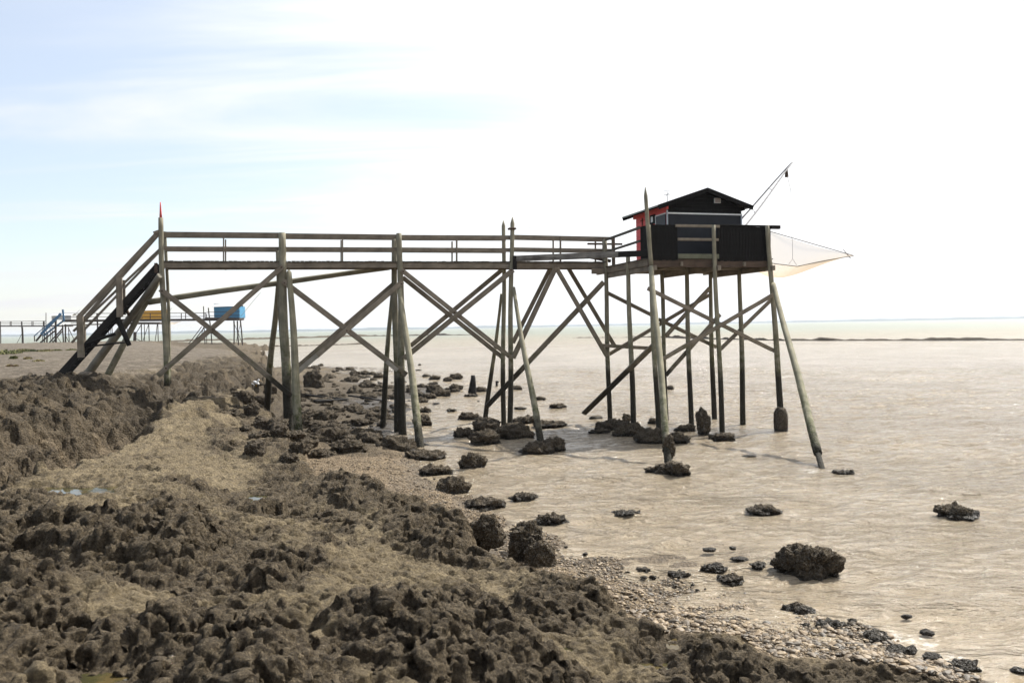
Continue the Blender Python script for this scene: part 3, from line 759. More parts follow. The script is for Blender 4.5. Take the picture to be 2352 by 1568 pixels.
def boulder(x, yb, w, h, label, seed=None, sub=4, mat='boulder', z=None, name='boulder', group='boulders standing in the shallows', sink=.3, dep=.75, parent=None, knob=1.0, tilt=0.0):
    p = on_z(x, yb, 0.0) if z is None else on_z(x, yb, z)
    a = wpx(p, w) / 2; hh = wpx(p, h); dp = a * dep
    seed = seed if seed is not None else x * .37 + yb
    # visible height includes the far part seen from above: take that off
    lift = max(hh - dp * 2 * (EYE - (z or 0)) / p.y * .7, hh * .45)
    hz = lift / (2 - sink * 2) * 1.15
    me = rock_mesh(seed, sub, (a * .97, dp, max(hz, .03)), name=name, knob=knob * min(1, a * 3))
    c = Vector((p.x, p.y + dp * .85, (z or 0) + hz * (1 - 2 * sink)))
    c.x = c.x * (c.y / p.y)
    rot = Matrix.Rotation(random.uniform(-.25, .25), 4, 'Z') @ Matrix.Rotation(tilt, 4, 'Y')
    o = link(name, me, M[mat], parent, Matrix.Translation(c) @ rot)
    if parent is None: tag(o, label, 'boulder', group)
    return o
B = [
 (1857, 1328, 146, 76, 'large dark oyster covered boulder in the lower right shallows, biggest one standing in the water', 5),
 (2195, 1190, 95, 34, 'low dark oyster boulder alone in open water furthest to the right', 4),
 (1755, 1182, 78, 26, 'low dark boulder in water right of centre, beyond the largest boulder', 4),
 (1436, 1184, 58, 13, 'thin flat dark rock barely above water between shore and the leaning pole rock', 4),
 (1548, 1092, 82, 36, 'dark block of oysters at the foot of the nearest leaning pole of the hut', 4),
 (1505, 1086, 50, 18, 'low oyster spur left of the block under the nearest leaning pole', 4),
 (1232, 1042, 80, 30, 'dark sloping boulder at the foot of the leaning pole under the walkway end', 4),
 (1270, 1034, 66, 32, 'rounded dark boulder leaning on the right of the sloping pole foot rock', 4),
 (1082, 1076, 60, 38, 'upright rounded dark boulder in the water in front of the walkway', 4),
 (1000, 1091, 78, 25, 'low flat topped dark boulder at the water edge beside the pale shingle', 4),
 (1040, 1134, 78, 45, 'lumpy dark boulder half out of water at the shingle edge', 4),
 (1115, 1169, 96, 29, 'long low brown boulder lying along the shoreline', 4),
 (1202, 1149, 58, 20, 'small pointed dark boulder just offshore of the long low brown one', 4),
 (1268, 1203, 74, 26, 'tapering dark boulder with a thin tail pointing left near the shingle', 4),
 (1114, 1020, 78, 36, 'dark rounded boulder in front of the rock heap under the fourth bent', 4),
 (1116, 990, 72, 34, 'brown topped boulder in the heap under the fourth bent', 4),
 (1180, 1008, 92, 38, 'wide dark boulder right of the heap where the twin posts stand', 4),
 (1064, 1003, 50, 21, 'small dark boulder at the left end of the heap under the fourth bent', 4),
 (1208, 972, 66, 18, 'flat dark boulder behind the twin posts of the fourth bent', 4),
 (1262, 979, 78, 15, 'long thin dark rock to the right of the twin posts', 4),
 (1078, 963, 54, 16, 'dark wedge boulder at the foot of the long diagonal brace', 4),
 (912, 1040, 92, 44, 'big dark boulder under the thick posts of the third bent', 4),
 (972, 1056, 96, 26, 'flat dark boulder at the foot of the third bent sloping into water', 4),
 (970, 978, 44, 26, 'dark boulder peeking out right of the third bent leaning pole', 4),
 (870, 966, 66, 22, 'dark boulder left of the third bent posts beside a strip of water', 4),
 (1402, 988, 74, 27, 'dark boulder at the foot of the back left post of the hut platform', 4),
 (1376, 996, 48, 11, 'flat dark rock left of the boulders under the hut platform', 4),
 (1446, 1002, 78, 36, 'dark boulder around the second post under the hut platform', 4),
 (1500, 1018, 84, 36, 'broad black boulder behind the nearest leaning pole', 4),
 (1556, 1016, 62, 22, 'black wedge boulder right of the nearest leaning pole', 4),
 (1438, 972, 20, 24, 'stubby oyster covered stump between two back posts', 4),
 (1500, 972, 22, 14, 'little dark rock behind the nearest leaning pole', 4),
 (1575, 991, 50, 17, 'dark rock at the foot of the middle post under the hut', 4),
 (1616, 998, 32, 52, 'tall dark oyster pillar standing in water under the hut', 4),
 (1661, 1011, 60, 19, 'flat dark rock at the foot of the front middle post', 4),
 (1722, 1049, 34, 6, 'sliver of dark rock awash in front of the hut', 2),
 (1936, 1089, 46, 11, 'dark rock awash beside the foot of the far right leaning pole', 4),
 (1540, 894, 20, 11, 'small dark rock alone in water behind the hut posts', 2),
 (1368, 962, 34, 9, 'small flat rock behind the boulders left of the hut posts', 2),
 (1195, 940, 32, 8, 'small flat rock seen right of the twin posts', 2),
 (1282, 937, 38, 11, 'small dark rock to the right of the long diagonal brace', 4),
 (1242, 918, 26, 9, 'small dark rock beside the leaning pole under the walkway end', 2),
 (1185, 895, 26, 11, 'small dark rock seen between the twin posts and the leaning pole', 2),
 (1560, 1328, 46, 22, 'dark stone at the edge of the shingle, right of a reddish stone', 4),
 (1478, 1313, 38, 14, 'reddish brown stone on the edge of the shingle', 4),
 (1640, 1312, 62, 20, 'dark weedy rock awash left of the largest boulder, further out of a pair', 4),
 (1680, 1341, 60, 26, 'dark weedy rock awash left of the largest boulder, nearer of a pair', 4),
 (1742, 1305, 36, 16, 'small square dark rock just left of the largest boulder', 4),
 (1683, 1262, 18, 10, 'tiny dark knob of rock in water beyond the weedy pair', 2),
 (1630, 1266, 40, 8, 'thin line of dark rock just breaking the surface', 2),
 (1700, 1288, 42, 7, 'wet rock awash between tiny knob and square rock', 2),
 (1835, 1412, 84, 42, 'dark weedy rock mass on the waterline below the largest boulder', 4),
 (1912, 1440, 52, 20, 'dark rock among puddles at the lower right waterline', 4),
 (1885, 1440, 28, 16, 'small dark block standing in the puddle at the waterline', 4),
 (2010, 1470, 82, 28, 'wet weedy rock on the waterline right of the puddle', 4),
 (2062, 1504, 80, 30, 'broad wet weedy rock at the lower right shore', 4),
 (2210, 1540, 90, 30, 'wet weedy rock mass nearest the lower right corner', 4),
 (2140, 1516, 46, 18, 'wet dark rock between the two lower right rock masses', 4),
 (2082, 1419, 26, 8, 'small dark bar of rock in water at the lower right', 2),
 (2128, 1457, 34, 14, 'small dark rock in glittering water at the lower right', 2),
 (2340, 1546, 40, 12, 'small dark rock cut by the right edge near the corner', 2),
 (1205, 1242, 58, 42, 'leaning upper lump of the dark oyster stack on the shingle', 4),
 (1214, 1292, 88, 84, 'big dark oyster boulder standing on the shingle', 5),
 (1240, 1310, 64, 62, 'nearer lump of the dark oyster stack on the shingle', 4),
 (1118, 1252, 76, 64, 'square dark boulder on the rim of the rock shelf', 4),
]
for i, (x, yb, w, h, lab, sub) in enumerate(B):
    if 0 < i < len(B) - 4 and 'pillar' not in lab: h *= .84; w *= .95
    if 'weedy rock ma' in lab or 'broad wet' in lab or 'wet weedy' in lab: h *= .7; w *= .85
    zz = None
    if i >= len(B) - 4: zz = .2 if i < len(B) - 1 else .3
    br_ = 'boulderbrown' if ('brown' in lab) else 'boulder'
    g = 'boulders standing in the shallows' if zz is None else 'boulders on the shingle'
    if 'pillar' in lab: boulder(x, yb, w, h, lab, sub=sub, mat=br_, z=zz, group=g, sink=.12, dep=.9)
    else: boulder(x, yb, w, h, lab, sub=sub, mat=br_, z=zz, group=g, sink=.3 if zz is None else .2)
# small rocks further out, from the strip left of the fourth bent
small = [(1060, 205, 60, 18, 'pointed'), (1120, 226, 76, 26, 'domed'), (1210, 237, 66, 26, 'domed'), (1268, 222, 86, 34, 'broad'), (1290, 193, 34, 10, 'tiny'), (1110, 259, 64, 14, 'flat'),
         (1118, 316, 116, 50, 'humped'), (1272, 296, 92, 34, 'humped'), (1266, 312, 66, 20, 'low'), (1166, 342, 140, 40, 'long'), (1085, 356, 104, 28, 'low'), (1440, 312, 88, 32, 'humped'),
         (1376, 346, 90, 16, 'flat'), (1130, 398, 54, 10, 'flat'), (1240, 450, 66, 16, 'flat'), (1052, 459, 88, 28, 'low'), (1014, 123, 22, 10, 'tiny'), (1005, 161, 48, 6, 'thin'), (1430, 380, 20, 6, 'tiny'), (1210, 297, 40, 14, 'small')]
adj = {}
ords = ['nearest the stump', 'furthest left', 'in the middle', 'furthest out', 'closest in', 'beside the stump']
for i, (x, y, w, h, a) in enumerate(small):
    X, Y = zR(x, y)
    lab = '%s dark rock %s, scattered left of the broken stump' % (a, ['at the outer rim', 'left of a domed twin', 'right of a domed twin', 'above the gap', 'behind a broad one', 'on the left side',
          'biggest of the row left', 'between hump and stump', 'under the right hump', 'in front of the big hump', 'leftmost at the front', 'right of the stump', 'around the stump foot', 'nearer the camera', 'alone and nearest the camera',
          'touching the leaning pole', 'alone at the far end', 'near the far end', 'behind the leaning poles', 'between two humps'][i])
    boulder(X, Y, w * .3241, h * .3241, lab, sub=4 if w > 60 else 2, group='small rocks scattered left of the stump')

# rock field behind the pier: pieces of the foreshore
fld_poly = [(700, 842), (760, 838), (860, 850), (890, 870), (985, 880), (990, 905), (960, 930), (920, 960), (850, 990), (870, 1010), (800, 1025), (700, 1035), (640, 1000), (630, 960), (690, 930)]
fp = np.array(fld_poly, dtype=float)
cnt = 0
variants = [rock_mesh(100 + k, 4, (1, .8, .52), name='rock', knob=1.1) for k in range(7)]
for v_ in variants: v_.materials.append(M['boulder'])
tries = 0
while cnt < 290 and tries < 4000:
    tries += 1
    x, y = random.uniform(620, 1000), 838 + (1042 - 838) * random.random()
    if poly_sd(np.array([[x, y]]), fp)[0] < 0: continue
    big = random.random() ** 2.2
    w = (10 + 38 * big) * (.45 + (y - 838) / 204 * .9)
    p = hit(x, y); a = wpx(p, w) / 2
    a *= .8 + .4 * random.random()
    o = link('rock', random.choice(variants), None, ground, Matrix.Translation((p.x, p.y, max(p.z, 0) + a * random.uniform(.0, .15))) @ Matrix.Rotation(random.uniform(0, 6.3), 4, 'Z') @ Matrix.Diagonal((a, a, a * random.uniform(.7, 1.15), 1)))
    cnt += 1
for q_, n_r, w0_, w1_ in (([(1780, 1388), (1900, 1402), (2010, 1440), (2120, 1488), (2260, 1545), (2290, 1575), (2100, 1568), (1950, 1515), (1850, 1465)], 60, 5, 22),
                         ([(960, 1075), (1080, 1150), (1240, 1236), (1400, 1290), (1640, 1355), (1640, 1375), (1400, 1312), (1240, 1256), (1080, 1172), (960, 1095)], 45, 5, 16), ([(540, 880), (620, 870), (640, 1010), (560, 1010), (520, 930)], 26, 12, 40)):
    k_ = 0
    while k_ < n_r:
        x, y = random.uniform(min(a for a, b in q_), max(a for a, b in q_)), random.uniform(min(b for a, b in q_), max(b for a, b in q_))
        if poly_sd(np.array([[x, y]]), np.array(q_, dtype=float))[0] < 0: continue
        p = hit(x, y); a = wpx(p, w0_ + (w1_ - w0_) * random.random() ** 2) / 2
        link('rock', random.choice(variants), None, ground, Matrix.Translation((p.x, p.y, max(p.z, -.02) + a * random.uniform(-.1, .12))) @ Matrix.Rotation(random.uniform(0, 6.3), 4, 'Z') @ Matrix.Diagonal((a, a, a * random.uniform(.7, 1.1), 1)))
        k_ += 1
# rubble at the foot of the second bent
for (x, y, w, h) in [(585, 1045, 60, 42), (690, 1040, 70, 30), (640, 1000, 55, 34), (600, 985, 50, 30), (580, 950, 46, 30), (740, 1052, 60, 20), (765, 1018, 95, 32), (800, 1040, 84, 28), (665, 1062, 60, 26), (620, 905, 40, 30), (560, 925, 50, 34), (720, 890, 46, 34), (700, 975, 36, 20)]:
    p = hit(x, y); boulder(x, y, w * (.75 if x < 700 else 1), h * (.75 if x < 700 else 1), '', sub=4, z=max(p.z, 0) - .02, name='rock', parent=ground, mat='boulderbrown' if x < 650 else 'boulder', sink=.2)

# shingle: the largest stones one by one, the rest as one mass
shing = [[(690, 1056), (760, 1040), (900, 1042), (950, 1068), (1000, 1100), (1080, 1152), (1160, 1200), (1150, 1230), (1060, 1190), (1000, 1160), (880, 1138), (770, 1125), (735, 1095)],
         [(1165, 1205), (1250, 1238), (1400, 1292), (1560, 1338), (1700, 1376), (1850, 1410), (2000, 1455), (2120, 1520), (2250, 1568), (2110, 1545), (1900, 1518), (1780, 1492), (1690, 1456), (1560, 1460), (1470, 1438), (1400, 1385), (1240, 1345), (1180, 1300), (1140, 1240)]]
M['stones'] = []
def stone_mat():
    m, nt, nd, lk, b = mat_new('beach_stone')
    oi = nd.new('ShaderNodeObjectInfo'); geo = nd.new('ShaderNodeNewGeometry')
    n = noise_n(nd, lk, geo.outputs['Position'], 20, 5, .7)
    rnd = nd.new('ShaderNodeAttribute'); rnd.attribute_name = 'tint'
    t = math_n(nd, lk, 'FRACT', math_n(nd, lk, 'ADD', oi.outputs['Random'], rnd.outputs['Fac']))
    c = ramp_n(nd, lk, t, [(0, (.04, .03, .018)), (.35, (.12, .085, .048)), (.6, (.22, .15, .078)), (.85, (.33, .24, .135)), (1, (.17, .12, .07))])
    c = mix_n(nd, lk, ramp_n(nd, lk, n, [(.35, .55), (.7, 0.0)]), c, (.09, .072, .05))
    lk.new(c, b.inputs['Base Color']); b.inputs['Roughness'].default_value = .6
    lk.new(bump_n(nd, lk, n, .5, .01), b.inputs['Normal']); return m
smat = stone_mat()
def in_polys(x, y): return any(poly_sd(np.array([[x, y]]), np.array(p_, dtype=float))[0] > 0 for p_ in shing)
sv = []
for k in range(8):
    V, Fc = ICO[2]; V = V * (1 + .35 * perlin(V, 1.0, k * 3.7))[:, None]
    V = V * np.array([1, .75, .45], dtype=np.float32)
    me = mesh_np('stone', V, Fc, False); me.materials.append(smat); sv.append(me)
cand = []
for q, n_c in ((shing[0], 5200), (shing[1], 13500)):
    xs = [a for a, b in q]; ys = [b for a, b in q]
    C = np.column_stack([rng.uniform(min(xs), max(xs), n_c * 3), rng.uniform(min(ys), max(ys), n_c * 3)])
    C = C[poly_sd(C, np.array(q, dtype=float)) > -16][:n_c]; cand.append(C)
cand = np.concatenate(cand); PH, GM = hit_many(cand[:, 0], cand[:, 1]); ok = GM > .55
cand, PH = cand[ok], PH[ok]; SZ = rng.random(len(cand)) ** 4
order = np.argsort(-(SZ * 1.2 + (cand[:, 1] - 1200) / 500)); cand, PH, SZ = cand[order], PH[order], SZ[order]
for (x, y, z), s in zip(PH[:295], SZ[:295]):
    a = .022 + .036 * s * random.uniform(.6, 1.2)
    link('stone', random.choice(sv), None, ground, Matrix.Translation((x, y, z + a * .12)) @ Matrix.Rotation(random.uniform(0, 6.3), 4, 'Z') @ Matrix.Rotation(random.uniform(-.3, .3), 4, 'X') @ Matrix.Scale(a, 4))
VV, FF, TT = [], [], []; base_n = 0
V1, F1 = ICO[1]
V1s = [V1 * (1 + .45 * perlin(V1, 1.3, k * 2.9))[:, None] * np.array([1, .7, .45], dtype=np.float32) for k in range(6)]
for (x, y, z), s, (cx_, cy_) in zip(PH[295:], SZ[295:], cand[295:]):
    a = (.012 + .024 * s) * (1.1 if cy_ > 1200 else 1.0)
    th = random.uniform(0, 6.3); c, sn = math.cos(th), math.sin(th)
    W = V1s[random.randrange(6)] * a
    W = np.column_stack([W[:, 0] * c - W[:, 1] * sn + x, W[:, 0] * sn + W[:, 1] * c + y, W[:, 2] + z + a * .15])
    VV.append(W); FF.append(F1 + base_n); TT.append(np.full(len(W), random.random())); base_n += len(W)
me = mesh_np('shingle', np.concatenate(VV), np.concatenate(FF), False); fattr(me, 'tint', np.concatenate(TT))
tag(link('shingle', me, smat, ground), 'shingle of pale and brown pebbles', kind='stuff')

# grass and saltwort tufts on the terrace
def tuft_mat():
    m, nt, nd, lk, b = mat_new('dry_tuft')
    rnd = nd.new('ShaderNodeAttribute'); rnd.attribute_name = 'tint'
    lk.new(ramp_n(nd, lk, rnd.outputs['Fac'], [(0, (.04, .055, .012)), (.5, (.10, .11, .03)), (.8, (.2, .17, .06)), (1, (.16, .07, .04))]), b.inputs['Base Color'])
    b.inputs['Roughness'].default_value = .8; return m
M['tuft'] = tuft_mat()
def tuft(name, x, y, w, h, label, tone):
    p = hit(x, y); a = wpx(p, w) / 2; hh = max(wpx(p, h), .12); n = int(160 + 260 * min(a, 2))
    vs, fs, tt = [], [], []
    for k in range(n):
        ang = random.uniform(0, 6.283); r_ = a * math.sqrt(random.random()); bx, by = p.x + r_ * math.cos(ang), p.y + r_ * math.sin(ang) * 1.6
        g = ground_z(bx, by) - .02; H = hh * (1 - (r_ / a) ** 2 * .7) * random.uniform(.5, 1.1); l = random.uniform(0, 6.283); wd = .02 + .03 * random.random()
        dx, dy = math.cos(l), math.sin(l); b0 = len(vs)
        vs += [(bx - dy * wd, by + dx * wd, g), (bx + dy * wd, by - dx * wd, g), (bx + dx * H * .3 + dy * wd, by + dy * H * .3 - dx * wd, g + H * .7), (bx + dx * H * .6, by + dy * H * .6, g + H)]
        fs += [(b0, b0 + 1, b0 + 2), (b0, b0 + 2, b0 + 3)]; t = min(1, max(0, tone + random.uniform(-.25, .25))); tt += [t] * 4
    me = mesh_np(name, vs, fs, False); fattr(me, 'tint', tt)
    tag(link(name, me, M['tuft']), label, 'grass tuft', 'tufts of grass on the sandy terrace', 'stuff' if w > 20 else None)
for args in [(12, 812, 60, 12, 'large green and yellow grass patch at the left edge of the terrace', .45), (50, 808, 50, 8, 'yellow green grass patch right of the largest one', .6),
             (31, 824, 16, 8, 'small round green tuft below the largest grass patch', .4), (64, 824, 17, 7, 'small reddish tuft to the right of the round green one', .8),
             (88, 829, 22, 6, 'flat yellow tuft in front of the others', .7), (132, 805, 18, 5, 'faint green tuft in the row near the stairs', .45),
             (165, 804, 24, 5, 'faint green tuft just left of the stair post', .5), (22, 841, 14, 5, 'small rusty tuft nearest the camera on the sand', .85),
             (36, 841, 10, 4, 'tiny rusty tuft beside the nearest rusty one', .9), (75, 806, 26, 6, 'dark tuft with purple stems in the row of grass', .15), (105, 806, 34, 5, 'long thin yellowish grass strip in the middle of the row', .7)]:
    tuft('grass_tuft', *args)

# ------------------------------------------------------------------ the walkway (carrelet pier)
SN, SF = 3.7, 4.7
bridge = thing('footbridge', on_s(900, 1000, SN), 'long grey weathered timber footbridge on crossed poles leading out to the black and red hut', 'footbridge')
def PB(name, a, b, w, s, mat='wood', parent=bridge, d=.09, s2=None, bow=0.0):
    p, q = on_s(*a, s), on_s(*b, s if s2 is None else s2)
    return bar(name, p, q, wpx((p + q) / 2, w), d, M[mat], parent, bow=bow)
def PL(name, a, b, wa, wb, s, mat='post', parent=bridge, s2=None, z2_=None, ext=0.0, tip=0.0, bend=0.0):
    """pole; a = lower picture point, b = upper"""
    q = on_s(*b, s); p = on_z(*a, z2_) if z2_ is not None else on_s(*a, s if s2 is None else s2)
    wa_, wb_ = wpx(p, wa), wpx(q, wb)
    if ext: p = p + (p - q).normalized() * ext
    return log(name, p, q, wa_ / 2, wb_ / 2, M[mat], parent, tip=tip, bend=bend)
# bent 0 at the head of the stairs
PL('post', z2(1270, 1425), z2(1226, 215), 13.5, 11, SN, ext=.3)
o_ = PL('post_tip', z2(1229, 215), z2(1223, 95), 6, 2.0, SN, 'redwood'); o_['label'] = 'splintered post top with faded red paint'
PL('post', z2(1298, 1410), z2(1262, 320), 7, 7, SF, ext=.3)
# bent 1
PL('post', (662, 985), z3(1215, 95), 24, 16, SN, ext=.6)
PL('post', (657, 960), z3(1188, 240), 12, 11, SF, ext=.6)
PL('raking_pole', (688, 1010), z3(1281, 425), 22, 12, SN - .15, z2_=.12, ext=.5, tip=.12, mat='rake')
PL('raking_pole', (611, 948), z3(1192, 500), 15, 12, SF + .1, z2_=.35, ext=.4)
# bent 2
PL('post', (925, 1000), z3(2192, 100), 19, 12, SN, ext=.6)
PL('post', (914, 990), z4(317, 195), 18, 12, SF, ext=.6)
PL('raking_pole', (966, 1022), z4(366, 620), 20, 11, SN - .2, z2_=.05, ext=.5, tip=.1, mat='rake')
PL('raking_pole', (878, 976), z4(303, 660), 14, 9, SF + .2, z2_=.1, ext=.4)
# bent 3, pointed twin posts
PL('post', (1171, 973), z4(1293, 82), 13, 9.5, SN, ext=.6, tip=.22)
PL('post', (1156, 970), z4(1226, 104), 12, 8.5, SF, ext=.6, tip=.2)
PL('raking_pole', (1241, 1012), z4(1303, 615), 17, 8, SN - .2, z2_=.1, ext=.5, mat='rake')
PL('raking_pole', (1116, 958), z4(1207, 665), 12, 6, SF + .15, z2_=.1, ext=.4)
# collar with an eye
c_ = on_s(*z4(1293, 128), SN)
boxm('iron_collar', c_, (wpx(c_, 16), .24, wpx(c_, 4)), M['rust'], bridge)
# braces
PB('brace', z3(215, 562), z3(1300, 1445), 11.5, SN - .2, bow=.03)
PB('brace', z3(195, 1275), z3(1230, 372), 11.5, SN - .28)
PL('tie_pole', z3(115, 668), z3(2110, 385), 14, 11, SF + .15, 'post', bend=.05)
PB('brace', z3(1225, 492), z3(2250, 1270), 12.5, SN - .2)
PB('brace', z3(1500, 1120), z3(2218, 498), 11.5, SN - .29)
PB('brace', z3(1330, 1262), z3(1512, 1108), 11, SN - .31, 'pale')['label'] = 'pale newer brace end with rust stains'
PB('brace', z3(1300, 1245), z3(2140, 520), 10, SF + .15)
PB('splice_board', z3(2085, 1160), z3(2175, 1232), 9, SN - .31, 'pale')
PB('brace', z4(380, 468), z4(1290, 1195), 10, SN - .2)
PB('brace', z4(390, 530), z4(1215, 1190), 10, SF + .15)
PB('brace', z4(400, 1198), z4(1302, 468), 11.5, SN - .29)
PB('brace', z4(455, 1095), z4(1225, 455), 10, SF + .24)
PB('brace', z4(1302, 1195), z4(1656, 445), 11, SN - .2)
PB('brace', z4(1300, 1070), z4(1612, 450), 9, SF + .15)
PB('brace', z4(1090, 1590), z4(2052, 568), 11, SF + .1, s2=SN)
PB('brace', z4(1662, 455), z4(2078, 1178), 9.5, SN - .15)
PB('brace', z4(1752, 440), z4(2145, 1100), 8.5, SF + .1)
PB('tie_beam', z5(120, 612), z5(455, 632), 8, SN - .12)
for q_ in [z3(1285, 1430), z3(228, 575), z3(1218, 382), z3(262, 1215), z3(1240, 510), z3(2205, 515), z3(2200, 1250), z3(1760, 905), z3(645, 890), z4(392, 478), z4(1290, 470), z4(822, 820), z4(1262, 1185)]:
    p = on_s(*q_, SN - .34); log('bolt', p, p + PV * .04, .028, .028, M['rust'], bridge, seg=7, rough=0)
# deck beams and rails
def rail_pts(seq, w, s, mat='wood', name='handrail', d=.05, parent=bridge):
    for a, b in zip(seq[:-1], seq[1:]): PB(name, a, b, w, s, mat, d=d, parent=parent)
PB('deck_beam', z3(245, 362), z3(1200, 362), 13, SN + .05, d=.08)
PB('deck_beam', z3(1200, 362), z3(2195, 362), 13, SN + .05, d=.08)
PB('deck_beam', z4(365, 428), z4(1290, 432), 12.5, SN + .05, d=.08)
PB('deck_beam', z4(1290, 432), z4(2085, 432), 11.5, SN + .05, d=.08)
for i, (a, b) in enumerate([(245, 1200), (1200, 2195)]): 
    p, q = on_s(*z3(a, 362), SN + .05), on_s(*z3(b, 362), SN + .05)
    bar('deck_beam', p + PV * .9, q + PV * .9, .18, .08, M['wood'], bridge)
for a, b in [(365, 1290), (1290, 2085)]:
    p, q = on_s(*z4(a, 430), SN + .05), on_s(*z4(b, 432), SN + .05)
    bar('deck_beam', p + PV * .9, q + PV * .9, .17, .08, M['wood'], bridge)
HB = [(z3(195, 106), z3(1200, 113), 10.5), (z3(1200, 118), z3(2195, 128), 10), (z4(365, 195), z4(1290, 199), 9), (z4(1290, 190), z4(2130, 208), 7)]
MB_ = [(z3(240, 223), z3(1200, 228), 8.5), (z3(1200, 228), z3(2195, 232), 8.5), (z4(365, 298), z4(1290, 304), 9), (z4(1290, 292), z4(2130, 305), 6)]
for a, b, w in HB: PB('handrail', a, b, w, SN + .13, d=.05)
for a, b, w in MB_: PB('mid_rail', a, b, w, SN + .13, d=.04)
for (a, b, w), nm in [(q, 'handrail') for q in HB] + [(q, 'mid_rail') for q in MB_]:
    p, q = on_s(*a, SN + .13), on_s(*b, SN + .13)
    if nm == 'handrail': z_ = 6.835 - .035
    p = p + PV * .82; q = q + PV * .82
    bar(nm, p, q, wpx(p, 4.5), .05, M['wood'], bridge)
# balusters, near and far side
for (x, y1, y2) in [(738, 128, 388), (1722, 135, 380)]:
    a, b = z3(x, y1), z3(x, y2); PB('baluster', a, b, 3, SN + .10, d=.06)
    p, q = on_s(*a, SN + .10), on_s(*b, SN + .10); bar('baluster', p + PV * .86, q + PV * .86, .045, .06, M['wood'], bridge)
for (x, y1, y2) in [(836, 212, 430), (1694, 190, 432), (2052, 200, 432)]:
    a, b = z4(x, y1), z4(x, y2); PB('baluster', a, b, 3.6 if x < 2000 else 6, SN + .10, d=.06)
    p, q = on_s(*a, SN + .10), on_s(*b, SN + .10); bar('baluster', p + PV * .86, q + PV * .86, .05, .06, M['wood'], bridge)
# planks
t0 = ts(on_s(*z3(215, 350), SN))[0]; zb0 = on_s(*z3(300, 338), SN).z; zb1 = on_s(*z4(2000, 408), SN).z
t, t1 = t0, -.05
while t < t1:
    k = (t - t0) / (t1 - t0); zz = zb0 + (zb1 - zb0) * k + .022 + random.uniform(-.006, .006)
    w = random.uniform(.115, .135); j = random.uniform(-.03, .03)
    bar('deck_plank', fr(t + w/2, SN - .04 + j, zz), fr(t + w/2, SF + .05 + j, zz), .04, w, M['deck'], bridge, side=PU)
    t += w + random.uniform(.008, .02)
# the black worn boarding timber from the pointed post to the hut
p, q = on_s(*z4(1312, 375), SN - .1), on_s(*z1(455, 852), .05)
m_ = p + (q - p) * .8
bar('boarding_beam', p, m_, wpx(p, 13), .12, M['tarworn'], bridge, side=Vector((0, 1, 0))).__setitem__('label', 'black beam with flaking pale patches')
bar('boarding_beam', m_, q, wpx(q, 13.5), .13, M['tar'], bridge, side=Vector((0, 1, 0)))
PB('bracket', z4(1318, 350), z4(1318, 465), 8, SN - .18, 'tar')
PB('strut', z4(1880, 350), z4(2110, 395), 7, SN + .4, 'rusty', s2=SN + .2)
# wire from the collar to the hut
a_ = on_s(*z4(1318, 128), SN); b_ = on_s(1478, 470, 2.6); vs, fs = [], []
for k in range(25):
    q_ = a_.lerp(b_, k / 24); q_.z -= .18 * math.sin(math.pi * k / 24)
    vs += [(q_.x, q_.y + .003 * math.cos(e), q_.z + .003 * math.sin(e)) for e in (0, 1.57, 3.14, 4.71)]
    if k: fs += [(k*4+e-4, k*4+(e+1) % 4-4, k*4+(e+1) % 4, k*4+e) for e in range(4)]
me = bpy.data.meshes.new('guy_wire'); me.from_pydata(vs, [], fs)
tag(link('guy_wire', me, M['rope']), 'thin slack wire running from the pointed post up to the hut roof', 'wire')

# ------------------------------------------------------------------ stairs
stairs = thing('staircase', on_z(*z2(480, 1400), 2.25), 'steep timber stairs with tarred black stringers leading up from the terrace to the footbridge', 'stairs')
def SB(name, a, b, w, s, mat='wood', d=.06, s2=None): return PB(name, z2(*a), z2(*b), w, s, mat, stairs, d, s2)
SB('stringer', (458, 1412), (1212, 572), 14, SN + .08, 'tar', .07)
q1 = SB('stringer', (462, 1408), (1212, 572), 13, SN + .08, 'tar', .07)
q1.matrix_basis = Matrix.Translation(PV * .84) @ q1.matrix_basis; WM_[q1.name] = q1.matrix_basis.copy()
SB('handrail', (598, 975), (1200, 335), 10, SN + .02)
SB('handrail', (640, 990), (1212, 335), 8, SF - .0)
SB('mid_rail', (560, 1080), (1216, 458), 5, SN + .1)
SB('mid_rail', (548, 1166), (1216, 472), 5, SF - .1)
SB('handrail_bracket', (1172, 332), (1212, 318), 7, SN)
SB('stair_post', (619, 1280), (610, 962), 14, SN - .02, d=.1)
SB('stair_post', (640, 1240), (632, 985), 9, SF - .02, d=.1, mat='wood')
SB('stair_post', (915, 972), (909, 668), 13.5, SN - .02, d=.1)
SB('stair_post', (950, 955), (944, 690), 6, SF - .02, d=.1)
SB('bracket', (1190, 560), (1190, 635), 7, SN - .02, 'rusty')
a_, b_ = on_s(*z2(500, 1370), SN + .1), on_s(*z2(1200, 590), SN + .1)
for k in range(17):
    q_ = a_.lerp(b_, (k + .5) / 17)
    bar('tread', q_ + PV * -.01, q_ + PV * .8, .035, .10, M['tar'], stairs, side=PU)
